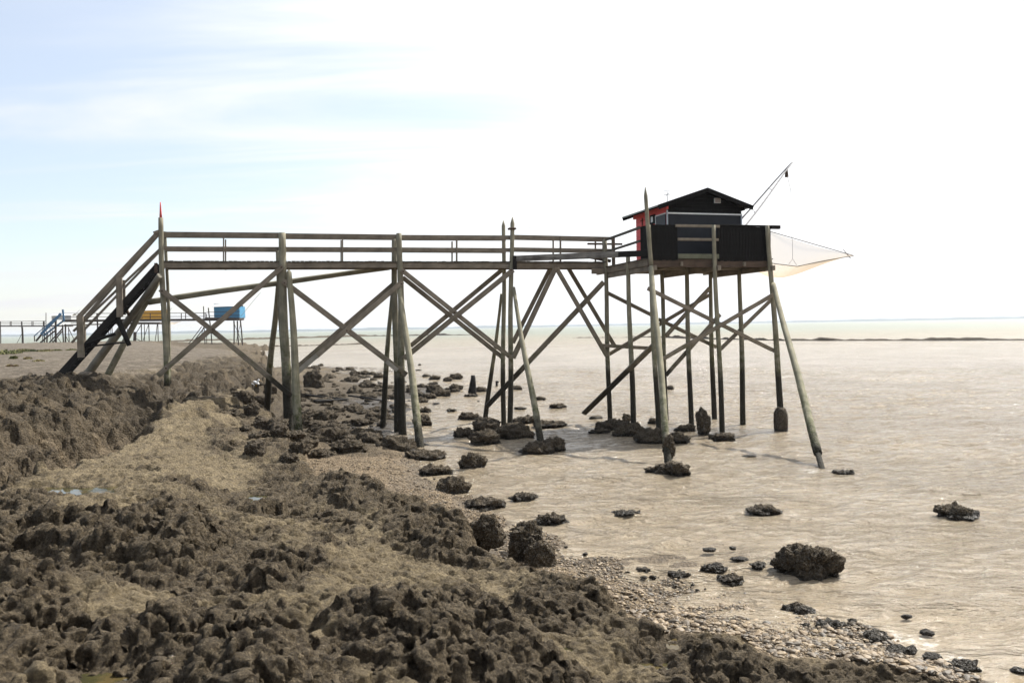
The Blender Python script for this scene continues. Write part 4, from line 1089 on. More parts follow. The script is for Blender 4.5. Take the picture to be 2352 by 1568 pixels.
# raking props
def SL(name, a, b, wa, wb, s, mat, s2=None, z_=None): return PL(name, z2(*a), z2(*b), wa, wb, s, mat, stairs, s2=s2, z2_=z_, ext=.25)
SL('raking_pole', (672, 1410), (1222, 655), 20, 13, SN - .25, 'palepole', z_=2.2)
SL('raking_pole', (820, 1410), (1215, 690), 15, 11, SF + .1, 'post', s2=SF + .6)
log('drift_bar', on_s(*z2(650, 1180), SN), on_s(*z2(880, 1098), SN - .1), .05, .05, M['tar'], stairs, bend=.04)
log('drift_bar', on_s(*z2(690, 1198), SN), on_s(*z2(965, 1162), SN + .4), .03, .03, M['tar'], stairs)
log('hanging_brace', on_s(*z2(888, 965), SN + .2), on_s(*z2(985, 1190), SN + .2), .09, .07, M['tar'], stairs)
log('hanging_brace', on_s(*z2(952, 890), SF), on_s(*z2(985, 960), SF), .05, .05, M['rusty'], stairs)
boxm('foot_slab', on_z(*z2(455, 1422), 2.22) + Vector((.1, .2, -.05)), (1.4, .9, .12), M['palepole'], stairs)

# ------------------------------------------------------------------ platform of the hut
plat = thing('stilt_platform', fr(0, 0, 0), 'platform of dark boards on tall algae stained stilts with crossed braces carrying the hut', 'platform')
def QL(name, a, b, wa, wb, s, mat='post', **kw): return PL(name, a, b, wa, wb, s, mat, plat, **kw)
def QB(name, a, b, w, s, mat='wood', d=.08, s2=None, bow=0): return PB(name, a, b, w, s, mat, plat, d, s2, bow)
QL('post', (1512, 985), z1(462, 620), 12, 10, 0.0, ext=.5)
log('post', on_s(*z1(484, 960), -.17), on_s(*z1(443, 378), -.17), wpx(fr(0, 0, 0), 10.5) / 2, wpx(fr(0, 0, 0), 8.5) / 2, M['post'], plat, tip=.28)
QL('raking_pole', (1536, 1062), z1(485, 968), 17.5, 11.5, -.34, z2_=0.0, ext=.5, mat='rake')
QL('post', z5(912, 1195), z1(997, 620), 13, 8.5, -.12, ext=.6)
QL('post', z5(1303, 1100), z1(1445, 625), 15, 9.5, -.12, ext=.6)
QL('raking_pole', (1880, 1042), z5(1247, 205), 20, 10.5, -.25, z2_=0.25, mat='rake')
p_ = on_z(1880, 1042, .25); q_ = on_z(1890, 1078, -.02)
log('pole_foot', q_ + (q_ - p_) * .5, p_ + (p_ - q_) * .3, wpx(q_, 13) / 2, wpx(q_, 13) / 2, M['post'], plat)
QL('post', z5(322, 1150), z5(285, 5), 13.5, 9.5, 1.7, ext=.6)
QL('post', z5(705, 1165), z5(672, 95), 12.5, 9.5, 1.7, ext=.6)
QL('post', z5(1050, 1150), z5(1024, 105), 13.5, 9, 1.7, ext=.6)
QL('post', z5(166, 1105), z4(2060, 215), 11.5, 9, SN, ext=.6)
QL('post', z5(541, 1100), z5(508, 105), 10, 9, SN, ext=.6)
QL('post', z5(856, 1105), z5(828, 120), 13, 8, SN, ext=.6)
# concrete footing of the front right post, crusted with oysters
cb = on_z(1797, 999, -.1); me = rock_mesh(77, 4, (wpx(cb, 16.5), wpx(cb, 14), wpx(cb, 33)), lump=.12, name='footing', knob=.5)
sz = np.empty(len(me.vertices) * 3, np.float32); me.vertices.foreach_get('co', sz); sz = sz.reshape(-1, 3); rad = np.hypot(sz[:, 0], sz[:, 1]); tgt = wpx(cb, 16)
kk = np.clip(tgt * (1 - .35 * sstep(.25, .5, sz[:, 2])) / np.maximum(rad, .05), .6, 1.6)
sz[:, 0] *= kk ** .8; sz[:, 1] *= kk ** .8; me.vertices.foreach_set('co', sz.ravel()); me.update()
o_ = link('footing', me, M['boulder'], plat, Matrix.Translation((cb.x + .05, cb.y + .3, .32))); o_['label'] = 'thick footing crusted with oysters'
# oyster column climbing the near leaning pole
cb = on_z(1538, 1060, 0)
me = rock_mesh(31, 4, (wpx(cb, 13), wpx(cb, 11), wpx(cb, 30)), lump=.5, name='oyster_crust', knob=.8)
link('oyster_crust', me, M['boulderbrown'], plat, Matrix.Translation((cb.x + .02, cb.y + .15, .34)))
# braces
QB('brace', z5(145, 262), z5(445, 412), 8, SN + .12)
QB('brace', z5(490, 440), z5(870, 622), 8, SN + .12)
QB('brace', z5(418, 235), z5(1255, 648), 8.5, -.05)
QB('brace', z5(520, 700), z5(1245, 278), 9, -.26)
QB('brace', z5(158, 672), z5(822, 280), 8, SN + .22)
QB('brace', z5(538, 548), z5(825, 235), 9, SN - .6, s2=SN)
QB('brace', z5(538, 808), z5(895, 408), 8.5, 1.7 + .12)
QB('brace', z5(893, 642), z5(1240, 305), 8, 1.7 + .12)
QB('brace', z5(-5, 1062), z5(455, 612), 12, SN + .3, s2=0.2)
# floor beams
Z_F = 5.72
def fb(a, b, w=.2, d=.1, mat='wood', name='floor_beam', side=None): return bar(name, a, b, w, d, M[mat], plat, side=side if side is not None else (PV if abs((b-a).normalized().dot(PU)) > .7 else PU))
fb(fr(-.05, 0.0, Z_F - .13), fr(4.45, 0.0, Z_F - .13), .26, .08, 'rusty')
fb(fr(-.05, 1.7, Z_F - .13), fr(4.45, 1.7, Z_F - .13))
fb(fr(-.6, SN, Z_F - .13), fr(4.5, SN, Z_F - .13))
fb(fr(0, .0, Z_F - .1), fr(0, SN + 1.0, Z_F - .1), .22, .09)
for t in (1.1, 2.3, 3.4, 4.4): fb(fr(t, -.1, Z_F - .16), fr(t, SN + .9, Z_F - .16), .14, .09)
for t in (0.06, 2.35, 4.36): fb(fr(t, -.3, Z_F - .3), fr(t, SN + .3, Z_F - .3), .16, .12)
t = -.08
while t < 4.5:
    w = random.uniform(.13, .15); bar('deck_plank', fr(t + w/2, -.02, Z_F + .02), fr(t + w/2, SN + 1.0, Z_F + .02), .035, w, M['deck'], plat, side=PU); t += w + .012
# parapet of vertical boards
TOP = 6.83
def boards(ta, tb, s, z0, z1_, along='t', mat='black', w0=.115):
    x = ta
    while x < tb - .02:
        w = min(w0 * random.uniform(.92, 1.06), tb - x); zt = z1_ + random.uniform(-.01, .01); zb_ = z0 + random.uniform(-.012, .012)
        if along == 't': bar('board', fr(x + w/2, s, zb_), fr(x + w/2, s, zt), w - .007, .022, M[mat], plat, side=PV)
        else: bar('board', fr(s, x + w/2, zb_), fr(s, x + w/2, zt), w - .007, .022, M[mat], plat, side=PU)
        x += w
boards(-.02, .98, -.04, 5.68, TOP); boards(2.42, 4.42, -.04, 5.66, TOP - .02)
boards(-.04, .60, -.03, 5.62, TOP, 's'); boards(0, 3.6, 4.44, 5.62, TOP - .02, 's')
fb(fr(.9, -.07, TOP - .03), fr(2.5, -.07, TOP - .03), .085, .05, 'wood', 'handrail')
fb(fr(.98, -.07, 6.36), fr(2.45, -.07, 6.36), .085, .05, 'wood', 'mid_rail')
fb(fr(.98, -.08, 5.81), fr(2.45, -.08, 5.81), .15, .04, 'sill', 'sill_board')
fb(fr(2.4, -.02, TOP + .01), fr(4.75, -.02, TOP + .01), .05, .14, 'black', 'cap_rail')
fb(fr(4.45, -.02, TOP - .02), fr(4.78, -.02, TOP - .02), .12, .12, 'tar', 'cap_end')
# open railing on the left side
fb(fr(-.08, SN - .1, 6.72), fr(-.08, .55, 6.80), .085, .05, 'deck', 'handrail'); fb(fr(-.08, SN - .1, 6.28), fr(-.08, .55, 6.36), .075, .05, 'deck', 'mid_rail')
fb(fr(-.4, SN + .95, 6.68), fr(1.0, SN + .95, 6.68), .07, .05, 'rusty', 'handrail')
p_ = on_s(*z4(2130, 190), SN + .3); fb(p_, Vector((p_.x, p_.y, 5.6)), .11, .1, 'wood', 'rail_post', side=PV)

# ------------------------------------------------------------------ the hut
hut = thing('fishing_hut', fr(2.5, 2.2, Z_F), 'small gabled fishing hut, black front and red side wall, on the stilt platform', 'hut')
T0, T1, S0, S1 = 1.10, 3.93, 1.0, 3.5
ZB, ZE = Z_F + .04, EYE + 4.02; TM = (T0 + T1) / 2; ZR = EYE + 4.50
def hb(name, a, b, w, d, mat, parent, side): return bar(name, a, b, w, d, M[mat], parent, side=side)
# cores of the walls (thin sheets behind the planks)
wf = hb('front_wall', fr(TM, S0 + .04, ZB), fr(TM, S0 + .04, ZE), T1 - T0 - .06, .03, 'black', hut, PV)
wlft = hb('side_wall', fr(T0 + .04, (S0 + S1) / 2, ZB), fr(T0 + .04, (S0 + S1) / 2, ZE), S1 - S0 - .08, .03, 'red', hut, PU); wlft['label'] = 'red painted plank wall'
wr = hb('side_wall', fr(T1 - .04, (S0 + S1) / 2, ZB), fr(T1 - .04, (S0 + S1) / 2, ZE), S1 - S0 - .08, .03, 'black', hut, PU)
wb_ = hb('back_wall', fr(TM, S1 - .04, ZB), fr(TM, S1 - .04, ZE), T1 - T0 - .06, .03, 'black', hut, PV)
ZT = EYE + 3.76      # white trim on the front
z = ZB
while z < ZE - .05:
    h = .13; 
    bar('plank', fr(T0 - .005, S0, z + h/2), fr(T0 - .005, S1, z + h/2), h - .008, .028, M['red'], wlft, side=PU)
    bar('plank', fr(T1 + .005, S0, z + h/2), fr(T1 + .005, S1, z + h/2), h - .008, .028, M['black'], wr, side=PU)
    bar('plank', fr(T0, S1, z + h/2), fr(T1, S1, z + h/2), h - .008, .028, M['black'], wb_, side=PV)
    z += h
z = ZT + .02
while z < ZR - .1:
    h = .12
    k = 0 if z < ZE else (z + h - ZE) / (ZR - ZE); hw = (T1 - T0) / 2 * (1 - k) - .02
    if hw > .05: bar('plank', fr(TM - hw, S0 - .005, z + h/2), fr(TM + hw, S0 - .005, z + h/2), h - .008, .028, M['black'], wf, side=PV)
    z += h
# gable triangles
for s in (S0 + .03, S1 - .03):
    me = bpy.data.meshes.new('gable')
    pts = [fr(T0, s, ZE), fr(T1, s, ZE), fr(TM, s, ZR), fr(T0, s + .02, ZE), fr(T1, s + .02, ZE), fr(TM, s + .02, ZR)]
    me.from_pydata(pts, [], [(0, 1, 2), (5, 4, 3), (0, 3, 4, 1), (1, 4, 5, 2), (2, 5, 3, 0)]); link('gable', me, M['black'], hut)
# dark sheeting on the lower front, trims
hb('front_sheet', fr((T0 + T1) / 2, S0 - .02, ZB - .02), fr((T0 + T1) / 2, S0 - .02, ZT - .02), T1 - T0 - .04, .02, 'tarp', hut, PV)
hb('trim_strip', fr(T0, S0 - .045, ZT), fr(T1, S0 - .045, ZT - .01), .05, .02, 'white', hut, PV)
hb('trim_strip', fr(T0 + .01, S0 - .045, ZB), fr(T0 + .01, S0 - .045, ZT + .1), .05, .03, 'trim', hut, PV)
hb('trim_strip', fr(T1 - .01, S0 - .045, ZB), fr(T1 - .01, S0 - .045, ZT), .045, .03, 'trim', hut, PV)
# door at the corner of the red wall
dr = hb('door', fr(T0 - .035, S0 + .36, ZB), fr(T0 - .035, S0 + .36, ZT - .03), .74, .03, 'door', hut, PU)
hb('door_frame', fr(T0 - .05, S0 - .02, ZT - .01), fr(T0 - .05, S0 + .75, ZT - .01), .04, .03, 'white', dr, PU)
hb('door_frame', fr(T0 - .05, S0 + .74, ZB), fr(T0 - .05, S0 + .74, ZT), .04, .03, 'white', dr, PU)
# little window on the red wall and a hook
wn_ = on_s(1498, 504, 0); 
def on_t(x, y, t):
    d = ray(x, y); k = (t - (CAMP - PO).dot(PU)) / d.dot(PU); return CAMP + d * k
wc = on_t(*z1(496, 574), T0 - .04)
w_ = boxm('window', wc, (.05, .40, .32), M['black'], hut)
boxm('window_pane', wc - PU * .025, (.012, .16, .19), M['white'], w_)
hk = on_t(*z1(408, 595), T0 - .05); log('hook', hk + Vector((0, 0, -.13)), hk + Vector((0, 0, .14)), .018, .02, M['rust'], hut)
log('hook', hk + PV * -.09 + Vector((0, 0, .05)), hk + PV * .1 + Vector((0, 0, .04)), .015, .015, M['rust'], hut)
# vent in the gable
vc = on_s(*z1(1031, 418), S0 - .04); v_ = boxm('vent', vc, (.235, .04, .17), M['white'], hut, bev=.004)
for k in range(4): boxm('vent_slat', vc - PV * .025 + Vector((0, 0, -.055 + .036 * k)), (.19, .012, .028), M['vent'], v_, bev=.002)
# roof
OV, TH = .28, .09
sl = (ZR - ZE) / (TM - T0)
for sgn, te in ((-1, T0 - .42), (1, T1 + .30)):
    ze = ZR + .07 - sl * abs(te - TM) * 1.0
    rf = None
    a, b = fr(TM, (S0 + S1) / 2, ZR + .09), fr(te, (S0 + S1) / 2, ze + .02)
    rf = bar('roof', a, b, .05, S1 - S0 + 2 * OV, M['roof'], hut, side=PV)
    # gable edge boards and eaves
    for s in (S0 - OV - .01, S1 + OV + .01):
        bar('barge_board', fr(TM, s, ZR + .03), fr(te, s, ze - .03), .15, .03, M['black'], rf, side=PV)
    bar('eaves_trim', fr(te + sgn * .01, S0 - OV, ze + .02), fr(te + sgn * .01, S1 + OV, ze + .02), .05, .02, M['roofedge'], rf, side=PU)
bar('eaves_beam', fr(T0 - .03, S0 - .16, ZE - .07), fr(T0 - .03, S1 + .16, ZE - .07), .14, .07, M['red'], hut, side=PU)
bar('eaves_beam', fr(T1 + .03, S0 - .16, ZE - .07), fr(T1 + .03, S1 + .16, ZE - .07), .12, .07, M['black'], hut, side=PU)
# aerial
ab = on_s(*z1(619, 412), 2.4); at_ = on_s(*z1(620, 336), 2.4)
an = log('aerial_mast', ab - Vector((0, 0, .3)), at_, .012, .01, M['metal'], hut)
for dz, L in ((-.02, .28), (-.13, .3)):
    log('aerial_arm', at_ + Vector((-L / 2, 0, dz)), at_ + Vector((L / 2, 0, dz)), .008, .008, M['metal'], an)
log('aerial_arm', at_ + Vector((0, -.3, -.13)), at_ + Vector((0, .3, -.13)), .008, .008, M['metal'], an)

# ------------------------------------------------------------------ lifting boom and net
boom = thing('net_boom', on_s(*z1(1250, 600), 2.0), 'slanting grey pipe boom with two rails and a pulley rising beside the hut', 'crane boom')
tipb = on_s(*z1(1674, 80), 2.9); ba, bb_ = on_s(*z1(1225, 568), 2.6), on_s(*z1(1225, 672), 1.2)
log('boom_pipe', ba, tipb, .03, .025, M['metal'], boom, seg=8); log('boom_pipe', bb_, tipb, .03, .025, M['metal'], boom, seg=8)
for k in (.20, .53, .83):
    log('boom_rung', ba.lerp(tipb, k + (.0 if k > .3 else .02)), bb_.lerp(tipb, k + .06 * (1 - k)), .018, .018, M['metal'], boom, seg=8)
pc = on_s(*z1(1604, 195), 2.9)
pu = log('pulley', pc - Vector((0, 0, .13)) , pc + Vector((0, 0, .13)), .07, .05, M['rust'], boom, seg=10)
log('pulley_hook', pc + Vector((0, 0, .12)), on_s(*z1(1622, 140), 2.9), .02, .015, M['rust'], boom, seg=6)
# net frame corners
net = thing('lift_net', on_s(1840, 600, 3), 'square tan lift net hanging from its hoops beside the platform', 'fishing net')
K = [on_y(1960, 587, 31.3), on_y(1750, 526, 32.4), on_y(1700, 596, 29.6), on_y(1832, 611.5, 29.0)]
n_ = 26; vs, fs = [], []
for i in range(n_ + 1):
    for j in range(n_ + 1):
        u, v = i / n_, j / n_
        p = (K[0] * (1 - u) + K[1] * u) * (1 - v) + (K[3] * (1 - u) + K[2] * u) * v
        sag = (math.sin(math.pi * u) ** .75) * (math.sin(math.pi * v) ** .6)
        edge = .06 * math.sin(math.pi * u) * (v < .01)
        p = p + Vector((-.05 * sag, 0, -1.02 * sag * (.55 + .9 * u * v) ** 1.0 - edge)); vs.append(p)
for i in range(n_):
    for j in range(n_):
        a = i * (n_ + 1) + j; fs.append((a, a + 1, a + n_ + 2, a + n_ + 1))
me = bpy.data.meshes.new('net_bag'); me.from_pydata(vs, [], fs); me.polygons.foreach_set('use_smooth', [True] * len(fs)); me.update()
link('net_bag', me, M['net'], net)
for a, b in ((0, 1), (1, 2), (2, 3), (3, 0)): log('net_frame', K[a], K[b], .014, .014, M['rope'], net, seg=6)
log('net_spreader', K[0] + Vector((-.1, 0, -.08)), on_y(1937, 572, 31.2), .015, .01, M['rust'], net, seg=6)
nc = on_y(1820, 595, 30.4)
log('net_line', nc, on_y(1819, 548, 30.4), .006, .006, M['rope'], net, seg=5)
log('net_line', nc, on_y(1812, 607, 30.0), .007, .007, M['rope'], net, seg=5); log('net_line', nc, on_y(1830, 608, 29.4), .007, .007, M['rope'], net, seg=5)
log('net_line', on_y(1819, 548, 30.4), on_y(1816, 440, 30.6), .004, .004, M['rope'], net, seg=5)
log('net_line', on_y(1816, 440, 30.6), pc, .007, .007, M['rope'], net, seg=5)

# stump, mooring cross, fallen poles
st = thing('stump', on_z(*zR(1393, 325)), 'broken dark wooden stump standing on a rock in the shallows', 'stump')
p_ = on_z(*zR(1395, 335)); log('stump_pole', p_ - Vector((0, 0, .3)), on_y(*zR(1394, 195), p_.y), .17, .12, M['tar'], st)
log('splinter', p_ + Vector((-.22, 0, .1)), on_y(*zR(1383, 215), p_.y), .08, .03, M['tar'], st)
st = thing('marker', on_z(*zR(1562, 270)), 'small dark cross shaped marker poking out of the water behind the poles', 'marker')
p_ = on_z(*zR(1562, 272)); log('marker_pole', p_ - Vector((0, 0, .2)), on_y(*zR(1562, 234), p_.y), .09, .06, M['tar'], st)
log('marker_arm', on_y(*zR(1553, 242), p_.y), on_y(*zR(1574, 240), p_.y), .06, .05, M['tar'], st)
for (a, b, w, lab) in [((690, 914), (788, 924), 5, 'long dark fallen pole lying across the rocks behind the second bent'), ((722, 932), (800, 926), 5, 'shorter fallen pole lying in front of the long one'), ((800, 918), (890, 930), 4, 'thin fallen pole lying right of the others on the rocks')]:
    p, q = hit(*a), hit(*b); p.z += .2; q.z += .16
    o_ = log('fallen_pole', p, q, wpx(p, w) / 2, wpx(p, w) / 2.6, M['tar'], None); tag(o_, lab, 'pole', 'fallen poles on the rocks')
# a white gull on the rubble
gp = hit(589, 893)
gull = thing('gull', gp, 'small white and grey gull standing on the rubble beside the second bent', 'bird')
bm = bmesh.new()
def ell(bm, c, s, rot=0, seg=10):
    r_ = bmesh.ops.create_uvsphere(bm, u_segments=seg, v_segments=8, radius=1, matrix=Matrix.Translation(c) @ Matrix.Rotation(rot, 4, 'Y') @ Matrix.Diagonal((*s, 1)))
ell(bm, gp + Vector((0, 0, .16)), (.17, .075, .075), .5); ell(bm, gp + Vector((.12, 0, .29)), (.05, .042, .045)); ell(bm, gp + Vector((-.15, 0, .09)), (.11, .04, .02), .55)
ell(bm, gp + Vector((.08, 0, .235)), (.05, .042, .08), .4)
me = bpy.data.meshes.new('body'); bm.to_mesh(me); bm.free(); me.polygons.foreach_set('use_smooth', [True] * len(me.polygons)); link('body', me, M['white'], gull)
log('beak', gp + Vector((.16, 0, .285)), gp + Vector((.22, 0, .275)), .012, .004, M['ochre'], gull, seg=6)
for dy in (-.03, .03): log('leg', gp + Vector((0, dy, -.02)), gp + Vector((0, dy, .12)), .006, .006, M['ochre'], gull, seg=5)

# ------------------------------------------------------------------ distant carrelets
def far_log(name, a, b, w, Y, mat, parent, ext=0.0):
    p, q = on_y(*a, Y), on_y(*b, Y); d = (p - q).normalized(); r_ = wpx(p, w) / 2
    return log(name, p + d * ext, q, r_, r_, M[mat] if isinstance(mat, str) else mat, parent, seg=7)
YV = Vector((0, 1, 0))
def far_bar(name, a, b, w, Y, mat, parent, d=.15): p, q = on_y(*a, Y), on_y(*b, Y); return bar(name, p, q, wpx(p, w), d, M[mat], parent, side=YV)
def far_hut(name, label, x0, x1, yb, ye, yr, Y, wall, roofm, W, gl, ribs=14):
    """side of the hut faces the camera; gl = picture width of the gable end seen on the left"""
    h_ = thing(name, on_y((x0 + x1) / 2, yb, Y), label, 'hut')
    A, Bq = on_y(x0 + gl, yb, Y), on_y(x1, yb, Y); ze = on_y(x1, ye, Y).z; zr = on_y(x1, yr, Y).z; L = (Bq - A).length
    n = max(8, int(L / .25)); dx = L / n
    wl2 = bar('wall', Vector((A.x + L/2, Y + .03, A.z)), Vector((A.x + L/2, Y + .03, ze)), L, .05, M[wall], h_, side=YV)
    for k in range(n): bar('plank', Vector((A.x + dx * (k + .5), Y, A.z)), Vector((A.x + dx * (k + .5), Y, ze)), dx * .93, .03, M[wall], wl2, side=YV)
    bar('back_wall', Vector((A.x + L/2, Y + W, A.z)), Vector((A.x + L/2, Y + W, ze)), L, .05, M[wall], h_, side=YV)
    bar('end_wall', Vector((Bq.x, Y + W/2, A.z)), Vector((Bq.x, Y + W/2, ze)), .05, W, M[wall], h_, side=YV)
    # gable end turned a little to the viewer
    gx = on_y(x0, yb, Y).x * (Y + W) / Y if gl else A.x
    G0, G1 = Vector((A.x, Y, A.z)), Vector((A.x - wpx(A, gl), Y + W * .6, A.z)); zz = Vector((0, 0, ze - A.z)); mid = (G0 + G1) / 2
    me = bpy.data.meshes.new('gable_wall'); me.from_pydata([G0, G1, G1 + zz, mid + Vector((0, 0, zr - A.z)), G0 + zz] + [v + Vector((.06, 0, 0)) for v in (G0, G1, G1 + zz, mid + Vector((0, 0, zr - A.z)), G0 + zz)], [], [(0, 1, 2, 3, 4), (9, 8, 7, 6, 5), (0, 4, 9, 5), (1, 6, 7, 2), (2, 7, 8, 3), (3, 8, 9, 4), (0, 5, 6, 1)])
    link('gable_wall', me, M[wall if wall != 'greywall' else 'greywall'], h_)
    rf = bar('roof', Vector((A.x + L/2 - .1, Y - .15, ze + .02)), Vector((A.x + L/2 - wpx(A, gl) / 2 - .0, Y + W/2, zr + .02)), .06, L + .4, M[roofm], h_, side=Vector((1, 0, 0)))
    bar('roof', Vector((A.x + L/2 - wpx(A, gl), Y + W + .15, ze + .02)), Vector((A.x + L/2 - wpx(A, gl) / 2, Y + W/2, zr + .02)), .06, L + .4, M[roofm], h_, side=Vector((1, 0, 0)))
    for k in range(ribs):
        x = A.x - .1 + (L + .15) * k / (ribs - 1)
        bar('roof_rib', Vector((x, Y - .17, ze + .07)), Vector((x - wpx(A, gl) / 2, Y + W/2, zr + .07)), .05, .06, M[roofm], rf, side=Vector((1, 0, 0)))
    return h_
# nearest of them: blue stairs, long walkway, blue hut
Y1 = 142.0
fb1 = thing('footbridge', on_y(320, 790, Y1), 'distant dark footbridge with bright blue stairs leading to the blue hut', 'footbridge', 'distant footbridges')
far_bar('deck', zA(1150, 372), zB(2080, 415), 5, Y1, 'fartimber', fb1, 1.0)
far_bar('deck', zB(1480, 400), zB(2080, 408), 5, Y1 - .5, 'fartimber', fb1, 2.6)
far_bar('handrail', zA(1100, 238), zB(1400, 300), 1.3, Y1, 'fartimber', fb1); far_bar('mid_rail', zA(1160, 303), zB(1400, 360), 1.1, Y1, 'fartimber', fb1)
far_bar('handrail', zB(1400, 298), zB(1490, 285), 1.2, Y1, 'fartimber', fb1); far_bar('handrail', zB(1490, 282), zB(2045, 272), 1.1, Y1 - 1.5, 'fartimber', fb1); far_bar('mid_rail', zB(1490, 350), zB(2045, 340), 1.1, Y1 - 1.5, 'fartimber', fb1)
for x, y1, y2 in [(1750, 235, 390)]: far_bar('baluster', zA(x, y1), zA(x, y2), 2, Y1, 'fartimber', fb1)
for x, y1, y2 in [(430, 300, 440), (770, 290, 460), (990, 300, 420), (1068, 300, 420), (1420, 290, 420), (1447, 315, 420), (1768, 275, 400)]: far_bar('baluster', zB(x, y1), zB(x, y2), 1.4, Y1, 'fartimber', fb1)
far_bar('stair_post', zA(1133, 165), zA(1155, 380), 4, Y1 - .6, 'blues', fb1)['label'] = 'blue painted post'
far_bar('stringer', zA(985, 330), zA(650, 735), 4, Y1, 'fartimber', fb1); far_bar('stair_panel', zA(1100, 240), zA(740, 610), 6, Y1 - .6, 'blues', fb1)['label'] = 'blue painted stair rail'
far_bar('handrail', zA(1090, 240), zA(620, 640), 1.6, Y1 - .2, 'blues', fb1); far_bar('stringer', zA(1130, 380), zA(780, 640), 3.5, Y1, 'blues', fb1)
far_bar('stair_post', zA(620, 640), zA(625, 740), 1.6, Y1, 'fartimber', fb1)
for a, b, w in [((1140, 490), (905, 750), 3), ((1000, 540), (760, 740), 3.5), ((960, 560), (750, 750), 2), ((1130, 440), (1145, 765), 3), ((1180, 430), (1185, 765), 3.5), ((1005, 330), (1010, 745), 4.5), ((1115, 560), (945, 775), 3.5),
                ((1035, 660), (1105, 765), 1.6), ((1240, 480), (1250, 760), 2), ((1235, 490), (1355, 755), 1.6), ((1190, 650), (1250, 765), 1.5), ((860, 560), (855, 745), 2), ((900, 480), (920, 710), 1.6), ((1755, 250), (1765, 760), 3.5)]:
    far_log('pole', zA(*b), zA(*a), w, Y1, 'palepole' if (a[0], b[0]) in ((1115, 945), (1035, 1105)) else 'fartimber', fb1, ext=.4)
for a, b, w in [((1388, 178), (1415, 850), 2.2), ((1480, 205), (1545, 858), 2.6), ((1447, 560), (1450, 855), 1.6), ((1940, 440), (1945, 875), 3.2), ((1998, 440), (2022, 878), 3.2), ((2055, 430), (2098, 876), 3), ((1940, 470), (2095, 870), 1.2),
                ((2065, 470), (1990, 780), 1.2), ((1360, 545), (1125, 850), 1.8), ((1400, 560), (1190, 852), 2.2), ((770, 295), (795, 850), 3.2), ((1385, 560), (1350, 720), 1.4)]:
    far_log('pole', zB(*b), zB(*a), w, Y1, 'fartimber', fb1, ext=.6)
far_hut('fishing_hut', 'distant bright blue hut with pale corrugated roof', *(zB(1535, 0)[0], zB(2040, 0)[0], zB(0, 398)[1], zB(0, 180)[1], zB(0, 132)[1]), Y1 - .3, 'blue', 'sheet', 3.0, 6)
bo = thing('net_boom', on_y(*zB(2060, 400), Y1), 'thin distant net boom slanting up from the blue hut', 'crane boom')
far_log('boom_pipe', zB(2060, 360), zB(2420, -70), .9, Y1, 'metal', bo); far_log('boom_pipe', zB(2085, 395), zB(2155, 360), .8, Y1, 'metal', bo)
# further: ochre hut
Y2 = 186.0
fb2 = thing('footbridge', on_y(250, 790, Y2), 'distant footbridge behind the blue stairs leading to the ochre hut', 'footbridge', 'distant footbridges')
far_bar('deck', zA(1180, 450), zB(300, 480), 2.6, Y2, 'fartimber', fb2, 1.2); far_bar('deck', zB(20, 485), zB(650, 485), 5, Y2, 'fartimber', fb2, 3)
far_bar('handrail', zA(1280, 412), zA(2350, 330), 1.1, Y2, 'fartimber', fb2); far_bar('handrail', zA(2100, 400), zB(300, 390), 1, Y2, 'fartimber', fb2)
far_bar('handrail', zB(60, 305), zB(640, 308), 1.2, Y2, 'fartimber', fb2); far_bar('mid_rail', zB(60, 365), zB(640, 368), 1.2, Y2, 'fartimber', fb2)
for x in (1540, 1960, 1995, 2020, 2290): far_log('pole', zA(x + 10, 760), zA(x, 430), 1.8, Y2, 'fartimber', fb2, ext=.8)
for a, b, w in [((272, 500), (275, 835), 2.2), ((320, 500), (330, 835), 1.8), ((400, 500), (415, 830), 2.2), ((395, 510), (290, 835), 1.4), ((560, 490), (515, 825), 1.6), ((565, 490), (578, 835), 2), ((270, 510), (180, 650), 1.8), ((160, 640), (150, 832), 7), ((185, 770), (275, 810), 1.6)]:
    far_log('pole', zB(*b), zB(*a), w, Y2, 'fartimber', fb2, ext=.8)
far_hut('fishing_hut', 'distant ochre yellow hut with ribbed grey roof', 311, zB(638, 0)[0], zB(0, 412)[1], zB(0, 252)[1], zB(0, 172)[1], Y2, 'ochre', 'sheet', 3.4, 3, ribs=10)
far_hut('shed', 'small pale annex at the left end of the ochre hut', 299, 310, zB(0, 300)[1], zB(0, 240)[1], zB(0, 225)[1], Y2 - .8, 'greywall', 'sheet', 2, 1, ribs=4)
ln = thing('lift_net', on_y(*zB(860, 480), Y2), 'small pale net hanging beside the distant ochre hut', 'fishing net')
vs, fs = [], []
ka, kb, kc, kd = [on_y(*zB(*q), Y2 + e) for q, e in (((800, 462), 0), ((990, 455), 0), ((860, 500), -2), ((800, 510), -2))]
for i in range(9):
    for j in range(9):
        u, v = i / 8, j / 8; p = ka.lerp(kb, u).lerp(kd.lerp(kc, u), v); p.z -= .25 * math.sin(math.pi * u) * math.sin(math.pi * v); vs.append(p)
for i in range(8):
    for j in range(8): a = i * 9 + j; fs.append((a, a + 1, a + 10, a + 9))
me = bpy.data.meshes.new('net_bag'); me.from_pydata(vs, [], fs); link('net_bag', me, M['net'], ln)
far_log('net_frame', zB(800, 462), zB(990, 455), .7, Y2, 'rope', ln)
bo = thing('net_boom', on_y(*zB(760, 290), Y2), 'short distant net boom at the right end of the ochre hut', 'crane boom')
far_log('boom_pipe', zB(750, 290), zB(820, 208), .9, Y2, 'metal', bo)
